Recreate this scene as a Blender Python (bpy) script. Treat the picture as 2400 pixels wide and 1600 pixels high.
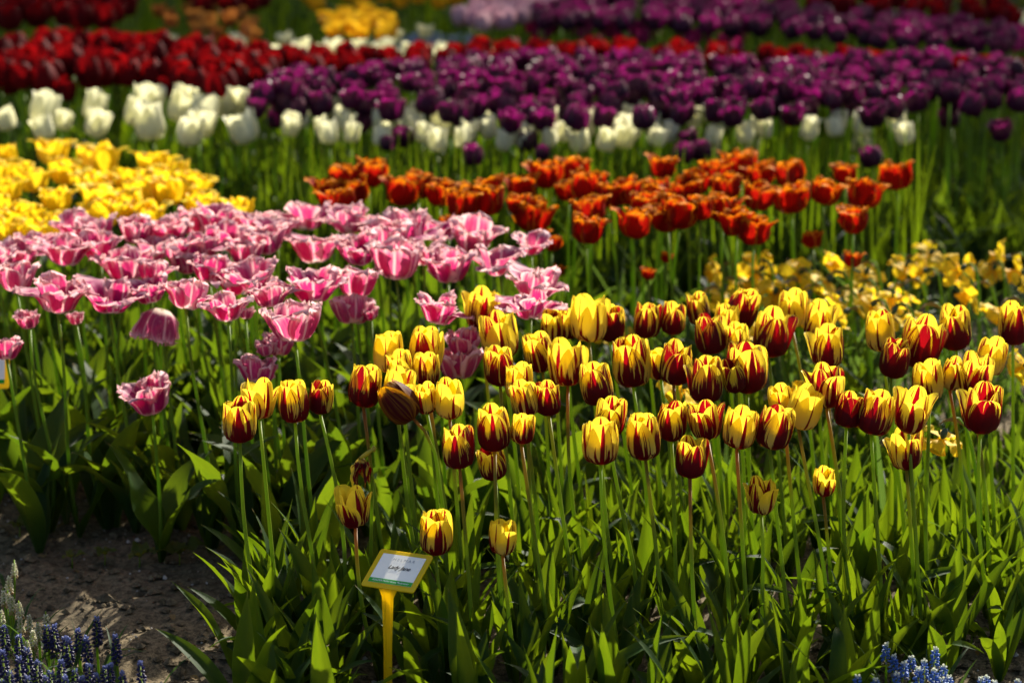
import bpy, math, random
import numpy as np
from mathutils import Vector, Matrix

# ------------------------------------------------------------------ scene, camera, world, sun, exposure
S = bpy.context.scene
for o in list(bpy.data.objects):
    bpy.data.objects.remove(o)
R_ = math.radians
CAM_H, PITCH, FPX = 1.48, R_(15.2), 5667.0
cam = bpy.data.cameras.new('camera')
cam.lens, cam.sensor_width = 85.0, 36.0
cam.clip_start, cam.clip_end = 0.05, 600
cam.dof.use_dof = True
cam.dof.focus_distance = 3.72
cam.dof.aperture_fstop = 3.6
co = bpy.data.objects.new('camera', cam)
S.collection.objects.link(co)
co.location = (0, 0, CAM_H)
co.rotation_euler = (R_(90) - PITCH, 0, 0)
S.camera = co

SUN_EL, SUN_AZ = R_(33), R_(24)          # azimuth clockwise from straight ahead (+Y): behind the beds, to the right
w = bpy.data.worlds.new('World')
S.world = w
w.use_nodes = True
wn = w.node_tree
sky = wn.nodes.new('ShaderNodeTexSky')
sky.sky_type = 'NISHITA'
sky.sun_disc = False
sky.sun_elevation = SUN_EL
sky.sun_rotation = SUN_AZ
sky.air_density, sky.dust_density, sky.ozone_density = 0.8, 4.0, 0.6
bg = wn.nodes['Background']
bg.inputs['Strength'].default_value = 0.09
wn.links.new(sky.outputs[0], bg.inputs['Color'])
sun = bpy.data.lights.new('sun', 'SUN')
sun.energy, sun.angle, sun.color = 5.0, R_(0.5), (1.0, 0.93, 0.80)
so = bpy.data.objects.new('sun', sun)
S.collection.objects.link(so)
sd = Vector((math.sin(SUN_AZ) * math.cos(SUN_EL), math.cos(SUN_AZ) * math.cos(SUN_EL), math.sin(SUN_EL)))
so.rotation_euler = sd.to_track_quat('Z', 'Y').to_euler()
so.location = sd * 30
S.view_settings.view_transform = 'Standard'
S.view_settings.look = 'None'
S.view_settings.exposure = 1.2
S.view_settings.gamma = 1.0

rng = random.Random(7)
U = rng.uniform
G = rng.gauss
C = S.collection


def at(px, py, h):
    """the point at height h that the photo (2352 px wide view) shows at px, py"""
    k = 2400 / 2352
    x, y = (px * k - 1200) / FPX, (800 - py * k) / FPX
    d = Vector((x, math.cos(PITCH) + y * math.sin(PITCH), -math.sin(PITCH) + y * math.cos(PITCH)))
    t = (h - CAM_H) / d.z
    return Vector((0, 0, CAM_H)) + d * t


# ------------------------------------------------------------------ materials
class NT:
    def __init__(self, name):
        self.m = bpy.data.materials.new(name)
        self.m.use_nodes = True
        self.t = self.m.node_tree
        self.t.nodes.clear()

    def node(self, typ, **kw):
        n = self.t.nodes.new(typ)
        for k, v in kw.items():
            setattr(n, k, v)
        return n

    def put(self, sock, v):
        if isinstance(v, bpy.types.NodeSocket):
            self.t.links.new(v, sock)
        elif isinstance(v, (tuple, list)):
            sock.default_value = tuple(v) + ((1.0,) if len(v) == 3 and len(sock.default_value) == 4 else ())
        else:
            sock.default_value = v

    def math(self, op, a, b=0.0, c=0.0, clamp=False):
        n = self.node('ShaderNodeMath', operation=op, use_clamp=clamp)
        for i, v in enumerate((a, b, c)):
            self.put(n.inputs[i], v)
        return n.outputs[0]

    def add(self, a, b): return self.math('ADD', a, b)
    def sub(self, a, b): return self.math('SUBTRACT', a, b)
    def mul(self, a, b): return self.math('MULTIPLY', a, b)
    def mad(self, a, b, c): return self.math('MULTIPLY_ADD', a, b, c)
    def mx(self, a, b): return self.math('MAXIMUM', a, b)

    def step(self, x, lo, hi):
        n = self.node('ShaderNodeMapRange', interpolation_type='SMOOTHSTEP')
        self.put(n.inputs[0], x); self.put(n.inputs[1], lo); self.put(n.inputs[2], hi)
        return n.outputs[0]

    def vec(self, x, y, z):
        n = self.node('ShaderNodeCombineXYZ')
        for i, v in enumerate((x, y, z)):
            self.put(n.inputs[i], v)
        return n.outputs[0]

    def noise(self, vec, scale=1.0, detail=2.0, rough=0.5):
        n = self.node('ShaderNodeTexNoise')
        self.put(n.inputs['Vector'], vec)
        n.inputs['Scale'].default_value = scale
        n.inputs['Detail'].default_value = detail
        n.inputs['Roughness'].default_value = rough
        return n.outputs['Fac']

    def mix(self, f, a, b):
        n = self.node('ShaderNodeMix', data_type='RGBA')
        self.put(n.inputs[0], f); self.put(n.inputs[6], a); self.put(n.inputs[7], b)
        return n.outputs[2]

    def uv(self):
        n = self.node('ShaderNodeUVMap')
        s = self.node('ShaderNodeSeparateXYZ')
        self.t.links.new(n.outputs[0], s.inputs[0])
        return self.mad(s.outputs[0], 2.0, -1.0), s.outputs[1]

    def oinfo(self):
        n = self.node('ShaderNodeObjectInfo')
        s = self.node('ShaderNodeSeparateColor')
        self.t.links.new(n.outputs['Color'], s.inputs[0])
        return n.outputs['Random'], s.outputs[0], s.outputs[1]

    def hsv(self, col, h=0.5, s=1.0, v=1.0):
        n = self.node('ShaderNodeHueSaturation')
        self.put(n.inputs['Hue'], h); self.put(n.inputs['Saturation'], s); self.put(n.inputs['Value'], v)
        self.put(n.inputs['Color'], col)
        return n.outputs[0]

    def finish(self, diff, trans=None, tw=0.45, rough=0.5, spec=0.3, bump=None, bstr=0.3, bdist=0.002, sheen=0.0):
        p = self.node('ShaderNodeBsdfPrincipled')
        self.put(p.inputs['Base Color'], diff)
        p.inputs['Roughness'].default_value = rough
        p.inputs['Specular IOR Level'].default_value = spec
        p.inputs['Sheen Weight'].default_value = sheen
        if bump is not None:
            b = self.node('ShaderNodeBump')
            b.inputs['Strength'].default_value = bstr
            b.inputs['Distance'].default_value = bdist
            self.put(b.inputs['Height'], bump)
            self.t.links.new(b.outputs[0], p.inputs['Normal'])
        out = self.node('ShaderNodeOutputMaterial')
        sh = p.outputs[0]
        if trans is not None:
            t = self.node('ShaderNodeBsdfTranslucent')
            self.put(t.inputs[0], trans)
            mx = self.node('ShaderNodeMixShader')
            self.put(mx.inputs[0], tw)
            self.t.links.new(sh, mx.inputs[1])
            self.t.links.new(t.outputs[0], mx.inputs[2])
            sh = mx.outputs[0]
        self.t.links.new(sh, out.inputs[0])
        return self.m


def mat_striped():
    n = NT('striped_petal')
    u, v = n.uv()
    rnd, flame, _ = n.oinfo()
    seed = n.mul(rnd, 91.0)
    au = n.math('ABSOLUTE', u)
    n1 = n.noise(n.vec(n.mul(u, 1.7), n.mul(v, 0.7), seed), 1.0, 1.0)
    n2 = n.noise(n.vec(n.mul(u, 4.6), n.mul(v, 0.8), n.add(seed, 7.3)), 1.0, 2.0, 0.6)
    n3 = n.noise(n.vec(n.mul(u, 26.0), n.mul(v, 2.0), seed), 1.0, 1.0)
    H = n.add(n.mad(n1, 1.0, -0.5), n.mad(n2, 2.3, -1.15))
    H = n.add(H, n.mad(n3, 0.8, -0.40))
    H = n.add(H, n.sub(n.mad(flame, 1.20, 0.06), n.mul(au, 0.08)))
    m1 = n.step(n.sub(H, v), -0.04, 0.05)
    cu = n.math('ABSOLUTE', n.add(u, n.mad(n1, 0.24, -0.12)))
    wid = n.add(n.mad(flame, 0.22, 0.11), n.add(n.mul(v, -0.10), n.mad(n2, 0.12, -0.06)))
    m2 = n.step(n.sub(wid, cu), -0.012, 0.012)
    base = n.step(n.sub(v, n.mad(n2, 0.20, 0.0)), -0.01, 0.06)
    M = n.mul(n.mx(m1, m2), base)
    yel = n.mix(n.step(v, 0.25, 0.8), (0.77, 0.61, 0.16), (0.86, 0.63, 0.018))
    yel = n.mix(n.mul(n.step(n3, 0.4, 0.8), 0.3), yel, (0.68, 0.46, 0.01))
    red = n.mix(n2, (0.105, 0.002, 0.007), (0.055, 0.002, 0.010))
    tr = n.mix(n2, (0.42, 0.003, 0.006), (0.18, 0.001, 0.006))
    diff = n.mix(M, yel, red)
    tra = n.mix(M, (0.95, 0.74, 0.045), tr)
    bump = n.noise(n.vec(n.mul(u, 26.0), n.mul(v, 2.0), seed), 1.0, 2.0)
    return n.finish(diff, tra, 0.48, 0.48, 0.18, bump, 0.25, 0.001)


def mat_pink():
    n = NT('pink_fringed_petal')
    u, v = n.uv()
    rnd, pale, _ = n.oinfo()
    seed = n.mul(rnd, 73.0)
    au = n.math('ABSOLUTE', u)
    n1 = n.noise(n.vec(n.mul(u, 5.0), n.mul(v, 1.2), seed), 1.0, 2.0)
    n2 = n.noise(n.vec(n.mul(u, 14.0), n.mul(v, 5.0), seed), 1.0, 1.0)
    edge = n.step(n.add(n.mx(n.mul(au, 0.95), n.mul(v, 0.93)), n.mad(n1, 0.60, -0.30)), 0.65, 0.96)
    rib = n.mul(n.step(au, 0.11, 0.03), 0.75)
    base = n.step(n.add(v, n.mad(n1, 0.2, -0.1)), 0.34, 0.14)
    f = n.mx(n.mx(edge, rib), base)
    f = n.math('ADD', f, n.mad(pale, 0.16, n.mad(n2, 0.36, -0.24)), clamp=True)
    deep = n.mix(n2, (0.40, 0.010, 0.13), (0.26, 0.006, 0.12))
    diff = n.mix(f, deep, n.mix(n2, (0.80, 0.58, 0.60), (0.78, 0.42, 0.45)))
    diff = n.mix(n.mul(base, 0.7), diff, (0.66, 0.62, 0.42))
    tra = n.mix(f, (0.66, 0.028, 0.17), (0.92, 0.60, 0.56))
    return n.finish(diff, tra, 0.42, 0.6, 0.12)


def mat_orange():
    n = NT('orange_fringed_petal')
    u, v = n.uv()
    rnd, pale, _ = n.oinfo()
    seed = n.mul(rnd, 73.0)
    au = n.math('ABSOLUTE', u)
    n1 = n.noise(n.vec(n.mul(u, 4.0), n.mul(v, 1.2), seed), 1.0, 2.0)
    edge = n.step(n.add(n.mx(n.mul(au, 0.90), v), n.mad(n1, 0.4, -0.2)), 0.74, 1.05)
    red = n.mix(n1, (0.20, 0.005, 0.003), (0.30, 0.012, 0.003))
    diff = n.mix(edge, red, (0.62, 0.22, 0.008))
    diff = n.mix(n.mul(n.step(n1, 0.60, 0.75), 0.45), diff, (0.32, 0.10, 0.08))
    tra = n.mix(edge, (0.42, 0.007, 0.003), (0.85, 0.32, 0.006))
    return n.finish(diff, tra, 0.40, 0.7, 0.04)


def mat_yellow():
    n = NT('yellow_double_petal')
    u, v = n.uv()
    rnd, pale, _ = n.oinfo()
    seed = n.mul(rnd, 73.0)
    n1 = n.noise(n.vec(n.mul(u, 3.0), n.mul(v, 1.2), seed), 1.0, 2.0)
    diff = n.mix(n.step(n1, 0.35, 0.75), (0.84, 0.64, 0.016), (0.78, 0.46, 0.008))
    diff = n.mix(n.mul(n.step(rnd, 0.75, 1.0), 0.35), diff, (0.70, 0.55, 0.18))
    return n.finish(diff, n.mix(n1, (0.94, 0.74, 0.02), (0.90, 0.58, 0.008)), 0.45, 0.6, 0.12)


def mat_plain(name, a, b, ta, tb, tw=0.4, top=None, base=None, rough=0.6, spec=0.12):
    """petals of one colour that drifts from flower to flower, with another tint at the tips or the foot"""
    n = NT(name)
    u, v = n.uv()
    rnd, pale, _ = n.oinfo()
    seed = n.mul(rnd, 57.0)
    n1 = n.noise(n.vec(n.mul(u, 3.5), n.mul(v, 2.2), seed), 1.0, 2.0)
    f = n.math('ADD', n.mul(n1, 0.6), n.mad(rnd, 0.7, -0.15), clamp=True)
    diff = n.mix(f, a, b)
    tra = n.mix(f, ta, tb)
    if top:
        k = n.mul(n.step(n.add(v, n.mad(n1, 1.3, -0.65)), 0.60, 1.0), top[1])
        diff = n.mix(k, diff, top[0])
    if base:
        k = n.mul(n.step(v, 0.35, 0.02), base[1])
        diff = n.mix(k, diff, base[0])
        tra = n.mix(k, tra, base[0])
    return n.finish(diff, tra, tw, rough, spec)


def mat_leaf(name, a, b, ta, tb, tw=0.33, rough=0.55, spec=0.12):
    n = NT(name)
    u, v = n.uv()
    rnd, _, _ = n.oinfo()
    seed = n.mul(rnd, 57.0)
    au = n.math('ABSOLUTE', u)
    st = n.noise(n.vec(n.mul(u, 24.0), n.mul(v, 1.2), seed), 1.0, 2.0, 0.6)
    bl = n.noise(n.vec(n.mul(u, 1.2), n.mul(v, 4.0), seed), 1.0, 3.0)
    f = n.math('ADD', n.mul(rnd, 0.55), n.mad(bl, 0.9, -0.22), clamp=True)
    d = n.mix(f, a, b)
    d = n.mix(n.mul(n.step(st, 0.5, 0.8), 0.30), d, tuple(c * 1.7 for c in a))
    d = n.mix(n.mul(n.step(au, 0.93, 1.0), 0.55), d, (0.12, 0.16, 0.03))
    tip = n.mul(n.step(n.add(v, n.mad(bl, 0.16, -0.08)), 0.965, 1.0), 0.8)
    d = n.mix(tip, d, (0.30, 0.19, 0.05))
    d = n.mix(n.mul(n.step(bl, 0.66, 0.74), 0.25), d, (0.13, 0.13, 0.02))
    return n.finish(d, n.mix(f, ta, tb), tw, rough, spec, st, 0.35, 0.0015)


def mat_stem(name, a, b):
    n = NT(name)
    u, v = n.uv()
    rnd, _, _ = n.oinfo()
    nn = n.noise(n.vec(u, n.mul(v, 9.0), n.mul(rnd, 30.0)), 1.0, 2.0)
    d = n.mix(n.math('ADD', n.mul(n.step(v, 0.55, 1.0), n.step(rnd, 0.35, 0.9)), n.mad(nn, 0.4, -0.2), clamp=True), a, b)
    return n.finish(d, n.hsv(d, 0.5, 1.1, 2.1), 0.42, 0.5, 0.22)


def mat_flat(name, col, rough=0.5, spec=0.4, var=0.12, scale=60.0, trans=None, tw=0.0):
    n = NT(name)
    tc = n.node('ShaderNodeTexCoord')
    nz = n.noise(tc.outputs['Object'], scale, 4.0, 0.6)
    d = n.mix(nz, tuple(c * (1 - var) for c in col), tuple(min(1, c * (1 + var)) for c in col))
    return n.finish(d, trans, tw, rough, spec, nz, 0.1, 0.0005)


def mat_soil():
    n = NT('garden_soil')
    g = n.node('ShaderNodeNewGeometry')
    p = g.outputs['Position']
    a = n.noise(p, 3.0, 4.0, 0.6)
    b = n.noise(p, 60.0, 5.0, 0.65)
    c = n.noise(p, 380.0, 3.0, 0.6)
    e = n.noise(p, 150.0, 4.0, 0.7)
    d = n.mix(n.step(n.mad(e, .5, n.mul(b, .5)), 0.4, 0.6), (0.048, 0.036, 0.019), (0.185, 0.142, 0.080))
    d = n.mix(n.mul(n.step(a, 0.35, 0.7), 0.5), d, (0.095, 0.077, 0.048))
    d = n.mix(n.mul(n.step(c, 0.62, 0.75), 0.5), d, (0.20, 0.17, 0.12))
    h = n.add(n.mul(b, 1.0), n.mul(c, 0.4))
    return n.finish(d, None, 0, 0.95, 0.15, h, 0.8, 0.006)


M = {}
M['striped'] = mat_striped()
M['pink'] = mat_pink()
M['orange'] = mat_orange()
M['yellow'] = mat_yellow()
M['white'] = mat_plain('white_petal', (0.72, 0.70, 0.50), (0.74, 0.73, 0.58), (0.80, 0.78, 0.45), (0.8, 0.78, 0.5), 0.45, base=((0.45, 0.50, 0.12), 0.8))
M['purple'] = mat_plain('purple_petal', (0.018, 0.0015, 0.013), (0.052, 0.003, 0.033), (0.09, 0.002, 0.050), (0.32, 0.006, 0.155), 0.38,
                        top=((0.30, 0.09, 0.11), 0.6), spec=0.25, rough=0.5)
M['red'] = mat_plain('red_petal', (0.060, 0.0015, 0.003), (0.13, 0.002, 0.004), (0.18, 0.002, 0.003), (0.32, 0.004, 0.005), 0.36, spec=0.08, rough=0.7)
M['magenta'] = mat_plain('magenta_petal', (0.26, 0.012, 0.09), (0.42, 0.03, 0.17), (0.5, 0.02, 0.15), (0.6, 0.04, 0.22), 0.4)
M['lilac'] = mat_plain('lilac_petal', (0.40, 0.20, 0.30), (0.58, 0.38, 0.42), (0.5, 0.25, 0.3), (0.6, 0.4, 0.4), 0.4)
M['amber'] = mat_plain('amber_petal', (0.26, 0.075, 0.02), (0.36, 0.17, 0.04), (0.36, 0.10, 0.02), (0.42, 0.18, 0.03), 0.4)
M['gold'] = mat_plain('golden_petal', (0.62, 0.33, 0.01), (0.70, 0.45, 0.02), (0.8, 0.45, 0.01), (0.8, 0.5, 0.02), 0.4)
def mat_fading():
    n = NT('fading_petal')
    u, v = n.uv()
    rnd, _, _ = n.oinfo()
    st = n.noise(n.vec(n.mul(u, 9.0), n.mul(v, 0.9), n.mul(rnd, 40.0)), 1.0, 3.0, 0.6)
    f = n.step(n.add(st, n.mad(n.math('ABSOLUTE', u), 0.35, n.mad(rnd, .3, -.35))), 0.35, 0.75)
    d = n.mix(f, (0.075, 0.010, 0.010), (0.34, 0.15, 0.016))
    d = n.mix(n.mul(n.step(v, .8, 1.0), .7), d, (0.55, 0.28, 0.03))
    return n.finish(d, n.hsv(d, .5, 1.1, 1.8), 0.4, 0.55, 0.06, st, 0.4, 0.001)
M['brown'] = mat_fading()
M['daff'] = mat_plain('daffodil_petal', (0.82, 0.60, 0.02), (0.78, 0.52, 0.02), (0.93, 0.70, 0.02), (0.90, 0.62, 0.02), 0.5)
M['corona'] = mat_plain('daffodil_corona', (0.80, 0.50, 0.012), (0.76, 0.42, 0.010), (0.93, 0.62, 0.01), (0.90, 0.50, 0.01), 0.5)
M['ovary'] = mat_flat('daffodil_ovary', (0.035, 0.075, 0.045), 0.5)
M['spathe'] = mat_flat('papery_spathe', (0.26, 0.19, 0.09), 0.9, 0.1)
M['leaf'] = mat_leaf('tulip_leaf', (0.010, 0.032, 0.005), (0.018, 0.056, 0.007), (0.095, 0.195, 0.004), (0.27, 0.37, 0.006))
M['broad_leaf'] = mat_leaf('broad_tulip_leaf', (0.010, 0.031, 0.006), (0.020, 0.050, 0.007), (0.10, 0.20, 0.006), (0.24, 0.34, 0.008))
M['strap'] = mat_leaf('daffodil_leaf', (0.014, 0.040, 0.016), (0.028, 0.058, 0.020), (0.10, 0.20, 0.03), (0.16, 0.26, 0.03), 0.28)
M['stem'] = mat_stem('tulip_stem', (0.190, 0.260, 0.022), (0.25, 0.120, 0.035))
M['pale_stem'] = mat_stem('green_stem', (0.150, 0.230, 0.020), (0.17, 0.23, 0.022))
M['soil'] = mat_soil()


# ------------------------------------------------------------------ mesh helpers
def mesh(name, V, F, mat, uv=None, smooth=True):
    me = bpy.data.meshes.new(name)
    me.from_pydata([tuple(v) for v in V], [], F)
    if uv is not None:
        l = me.uv_layers.new(name='UVMap')
        idx = np.empty(len(me.loops), np.int32)
        me.loops.foreach_get('vertex_index', idx)
        l.data.foreach_set('uv', np.asarray(uv, np.float32)[idx].ravel())
    if smooth:
        me.polygons.foreach_set('use_smooth', [True] * len(me.polygons))
    for m in (mat if isinstance(mat, (list, tuple)) else [mat]):
        me.materials.append(m)
    me.update()
    return me


def grid_faces(nu, nv, off=0):
    F = []
    for j in range(nv):
        for i in range(nu):
            a = off + j * (nu + 1) + i
            F.append((a, a + 1, a + nu + 2, a + nu + 1))
    return F


def lerp(xs, ys):
    xs, ys = np.array(xs), np.array(ys)
    # smooth monotone-ish interpolation through control points
    def f(t):
        i = int(np.clip(np.searchsorted(xs, t) - 1, 0, len(xs) - 2))
        a = (t - xs[i]) / (xs[i + 1] - xs[i])
        p0 = ys[max(i - 1, 0)]; p1 = ys[i]; p2 = ys[i + 1]; p3 = ys[min(i + 2, len(ys) - 1)]
        return 0.5 * (2 * p1 + (p2 - p0) * a + (2 * p0 - 5 * p1 + 4 * p2 - p3) * a * a + (3 * p1 - p0 - 3 * p2 + p3) * a ** 3)
    return f


def petal_data(H, R, rp, zp, half, nu=7, nv=9, ruffle=0.0, fringe=0.0, tipw=0.9, seed=0, flatten=0.0, tippow=2.2, jig=0.0):
    """one petal standing at angle 0 round the flower's axis. rp, zp: control points of the profile."""
    r = random.Random(seed)
    xs = np.linspace(0, 1, len(rp))
    fr, fz = lerp(xs, rp), lerp(xs, zp)
    ph1, ph2 = r.uniform(0, 6.3), r.uniform(0, 6.3)
    V, UV = [], []
    for j in range(nv + 1):
        v = 1 - (1 - j / nv) ** 1.55
        wv = (min(1, 0.34 + 1.7 * v)) * max(0.0, 1 - (max(0, v - 0.40) / 0.60) ** tippow) ** 0.5
        wv = max(wv, 0.10)
        for i in range(nu + 1):
            u = i / nu * 2 - 1
            vv = v
            if fringe and j == nv:
                vv = v + r.uniform(-fringe, fringe)
            rr = R * fr(min(v, 1)) * (1 + flatten * u * u * 0.25)
            th = u * half * wv
            rr += ruffle * R * (math.sin(5.2 * u + ph1) * 0.6 + math.sin(9 * u + 4 * v + ph2) * 0.4) * v * v * (0.3 + abs(u))
            x, y = rr * math.cos(th), rr * math.sin(th)
            dip = 0.05 * H * math.exp(-(u / 0.18) ** 2) * (v ** 6)
            z = H * (fz(v) + (vv - v)) - dip + r.uniform(-jig, jig) * H * v
            if fringe and abs(u) > 0.99 and v > 0.3:
                x += r.uniform(-1, 1) * fringe * R * 1.5
                y += r.uniform(-1, 1) * fringe * R * 1.5
            V.append((x, y, z)); UV.append((i / nu, v))
    return V, grid_faces(nu, nv), UV


def petal(name, mat, **kw):
    V, F, UV = petal_data(**kw)
    return mesh(name, V, F, mat, UV)


def bloom(name, mat, layers, seed):
    """a whole flower head as one mesh, for flowers too far off to tell petals apart"""
    r = random.Random(seed)
    V, F, UV = [], [], []
    for (n, off, kw) in layers:
        for k in range(n):
            kw2 = dict(kw); kw2['seed'] = r.randint(0, 9999)
            s = r.uniform(0.92, 1.08)
            v, f, uv = petal_data(**kw2)
            mt = Matrix.Rotation(R_(off + 360 / n * k + r.uniform(-9, 9)), 3, 'Z') @ Matrix.Rotation(R_(r.uniform(-6, 7)), 3, 'Y')
            o = len(V)
            V += [tuple(mt @ Vector(p) * s) for p in v]
            F += [tuple(i + o for i in q) for q in f]
            UV += uv
    return mesh(name, V, F, mat, UV)


def tube(path, rad, sides=6, cap=True):
    P = [Vector(p) for p in path]
    V, F, UV = [], [], []
    for j, p in enumerate(P):
        t = (P[min(j + 1, len(P) - 1)] - P[max(j - 1, 0)]).normalized()
        a = t.orthogonal().normalized() if j == 0 else (a - t * a.dot(t)).normalized()
        b = t.cross(a)
        rr = rad[j] if isinstance(rad, (list, tuple)) else rad
        for k in range(sides):
            q = 2 * math.pi * k / sides
            V.append(p + (a * math.cos(q) + b * math.sin(q)) * rr)
            UV.append((k / sides, j / (len(P) - 1)))
    for j in range(len(P) - 1):
        for k in range(sides):
            F.append((j * sides + k, j * sides + (k + 1) % sides, (j + 1) * sides + (k + 1) % sides, (j + 1) * sides + k))
    if cap:
        F.append(tuple((len(P) - 1) * sides + k for k in range(sides)))
        F.append(tuple(reversed(range(sides))))
    return V, F, UV


def leaf_data(L, W, a0, a1, fold=0.35, twist=0.0, wave=0.0, nu=4, nv=10, seed=0, shape=0.38, kink=None):
    """a lance-shaped blade that starts upright and arches over along +x; a0, a1 lean from vertical at foot and tip"""
    r = random.Random(seed)
    V, UV = [], []
    x = z = 0.0
    ph = r.uniform(0, 6.3)
    for j in range(nv + 1):
        t = j / nv
        a = a0 + (a1 - a0) * t ** 1.8
        if kink and t > kink[0]:
            a += kink[1]
        if j:
            x += math.sin(a) * L / nv; z += math.cos(a) * L / nv
        wt = W * 0.5 * (0.30 + 0.70 * math.sin(math.pi * min(1, 0.5 * (t / shape) if t < shape else 0.5 + 0.5 * (t - shape) / (1 - shape) * 0.93)))
        wt *= (1 - t ** 5) if j < nv else 0
        wt = max(wt, 0.0004)
        tw = twist * t
        nx, nz = math.cos(a), -math.sin(a)          # blade normal side (+x when upright)
        for i in range(nu + 1):
            u = i / nu * 2 - 1
            s = u * wt
            up = fold * abs(u) ** 1.3 * wt + wave * wt * math.sin(9 * t + ph + (2 if u > 0 else 0)) * abs(u)
            yy = s * math.cos(tw) - up * math.sin(tw)
            nn = s * math.sin(tw) + up * math.cos(tw)
            V.append((x - nx * nn, yy, z - nz * nn)); UV.append((i / nu, t))
    return V, grid_faces(nu, nv), UV


def tag(o, label=None, cat=None, group=None, kind=None):
    if label: o['label'] = label
    if cat: o['category'] = cat
    if group: o['group'] = group
    if kind: o['kind'] = kind
    return o


def empty(name, loc, rz=0.0):
    o = bpy.data.objects.new(name, None)
    o.empty_display_size = 0.02
    C.objects.link(o)
    o.location = loc
    o.rotation_euler = (0, 0, rz)
    return o


def part(name, me, parent=None, mat=None, color=None):
    o = bpy.data.objects.new(name, me)
    C.objects.link(o)
    if parent is not None:
        o.parent = parent
    if mat is not None:
        o.matrix_basis = mat
    if color is not None:
        o.color = color
    return o


def RZ(d): return Matrix.Rotation(R_(d), 4, 'Z')
def RY(d): return Matrix.Rotation(R_(d), 4, 'Y')
def RX(d): return Matrix.Rotation(R_(d), 4, 'X')
def TR(v): return Matrix.Translation(v)
def SC(x, y=None, z=None):
    return Matrix.Diagonal((x, x if y is None else y, x if z is None else z, 1))


# ------------------------------------------------------------------ ground
def axis(lo, hi, step, far):
    a = list(np.arange(lo, hi, step))
    s, p = step, hi
    up = []
    while p < far:
        up.append(p); s *= 1.35; p += s
    up.append(far)
    s, p = step, lo
    dn = []
    while p > -far:
        s *= 1.35; p -= s; dn.append(max(p, -far))
    return np.array(sorted(set(dn + a + up)))


gx, gy = axis(-1.25, 1.3, 0.013, 250.0), axis(3.2, 4.6, 0.013, 250.0)
nr = np.random.RandomState(3)


def vnoise(x, y, f, seed):
    rs = np.random.RandomState(seed)
    T = rs.rand(256, 256)
    X, Y = x * f + 1000, y * f + 1000
    i, j = np.floor(X).astype(int), np.floor(Y).astype(int)
    a, b = X - i, Y - j
    a, b = a * a * (3 - 2 * a), b * b * (3 - 2 * b)
    g = lambda p, q: T[p % 256, q % 256]
    return (g(i, j) * (1 - a) + g(i + 1, j) * a) * (1 - b) + (g(i, j + 1) * (1 - a) + g(i + 1, j + 1) * a) * b


GX, GY = np.meshgrid(gx, gy)
def ground_z(x, y):
    near = np.clip(1 - np.hypot(x, y - 4) / 9.0, 0, 1)
    return near * ((vnoise(x, y, 4, 1) - .5) * 0.030 + (vnoise(x, y, 14, 2) - .5) * 0.018 + (vnoise(x, y, 38, 5) - .5) * 0.012)
GZ = ground_z(GX, GY) - 0.012
gm = mesh('ground', np.stack([GX.ravel(), GY.ravel(), GZ.ravel()], 1), grid_faces(len(gx) - 1, len(gy) - 1), M['soil'])
tag(part('ground', gm), 'dark crumbly garden soil under the flower beds', None, None, 'structure')


def gz(x, y):
    return float(ground_z(np.array([x]), np.array([y]))[0]) - 0.012


def stuff(name, items, mat, label, smooth=True):
    """many small pieces of one mass joined to one mesh. items: (V, F, UV)"""
    V, F, UV, o = [], [], [], 0
    for v, f, uv in items:
        V.append(np.asarray(v, float).reshape(-1, 3)); UV.append(np.asarray(uv, float).reshape(-1, 2))
        F += [tuple(i + o for i in q) for q in f]
        o += len(v)
    ob = part(name, mesh(name, np.concatenate(V), F, mat, np.concatenate(UV), smooth))
    return tag(ob, label, None, None, 'stuff')


def xf(data, mt):
    v, f, uv = data
    A = np.asarray([tuple(p) for p in v], float)
    m = np.array(mt)
    return A @ m[:3, :3].T + m[:3, 3], f, uv


def clod(r, seed):
    rr = random.Random(seed)
    a = [Vector((0, 0, 1)), Vector((0, 0, -0.6))]
    ring = [Vector((math.cos(k * 1.2566), math.sin(k * 1.2566), rr.uniform(-.2, .45))) * rr.uniform(.75, 1.2) for k in range(5)]
    V = [p * r for p in a + ring]
    F = []
    for k in range(5):
        F += [(0, 2 + k, 2 + (k + 1) % 5), (1, 2 + (k + 1) % 5, 2 + k)]
    return V, F, [(0.5, 0.5)] * 7


items, peb, scr = [], [], []
for k in range(9000):
    x, y = U(-1.15, 1.2), 3.35 + 1.7 * rng.random() ** 1.2
    s = rng.choice((0.0015, 0.002, 0.003, 0.004, 0.005, 0.008, 0.012 if rng.random() < .25 else 0.004)) * U(0.7, 1.3)
    items.append(xf(clod(s, k), TR((x, y, gz(x, y) + s * 0.3)) @ RZ(U(0, 360)) @ SC(1, U(.7, 1.3), U(.5, .9))))
for k in range(900):
    x, y = U(-1.15, 1.2), 3.35 + 1.5 * rng.random()
    s = U(0.0012, 0.0030) + (0.003 if rng.random() < .08 else 0)
    peb.append(xf(clod(s, k), TR((x, y, gz(x, y) + s * 0.5)) @ RZ(U(0, 360))))
for k in range(320):
    x, y = U(-1.15, 1.2), 3.35 + 1.5 * rng.random()
    d = leaf_data(U(.012, .035), U(.005, .012), U(.9, 1.5), U(1.4, 2.1), 0.3, U(-2, 2), 0.2, 2, 4, k)
    scr.append(xf(d, TR((x, y, gz(x, y) + 0.003)) @ RZ(U(0, 360))))
stuff('soil_crumbs', items, M['soil'], 'crumbs and clods of dark soil on the bare ground', False)
stuff('gravel', peb, mat_flat('pale_pebble', (0.34, 0.31, 0.26), 0.8), 'pale pebbles and shell bits scattered on the soil', False)
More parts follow.
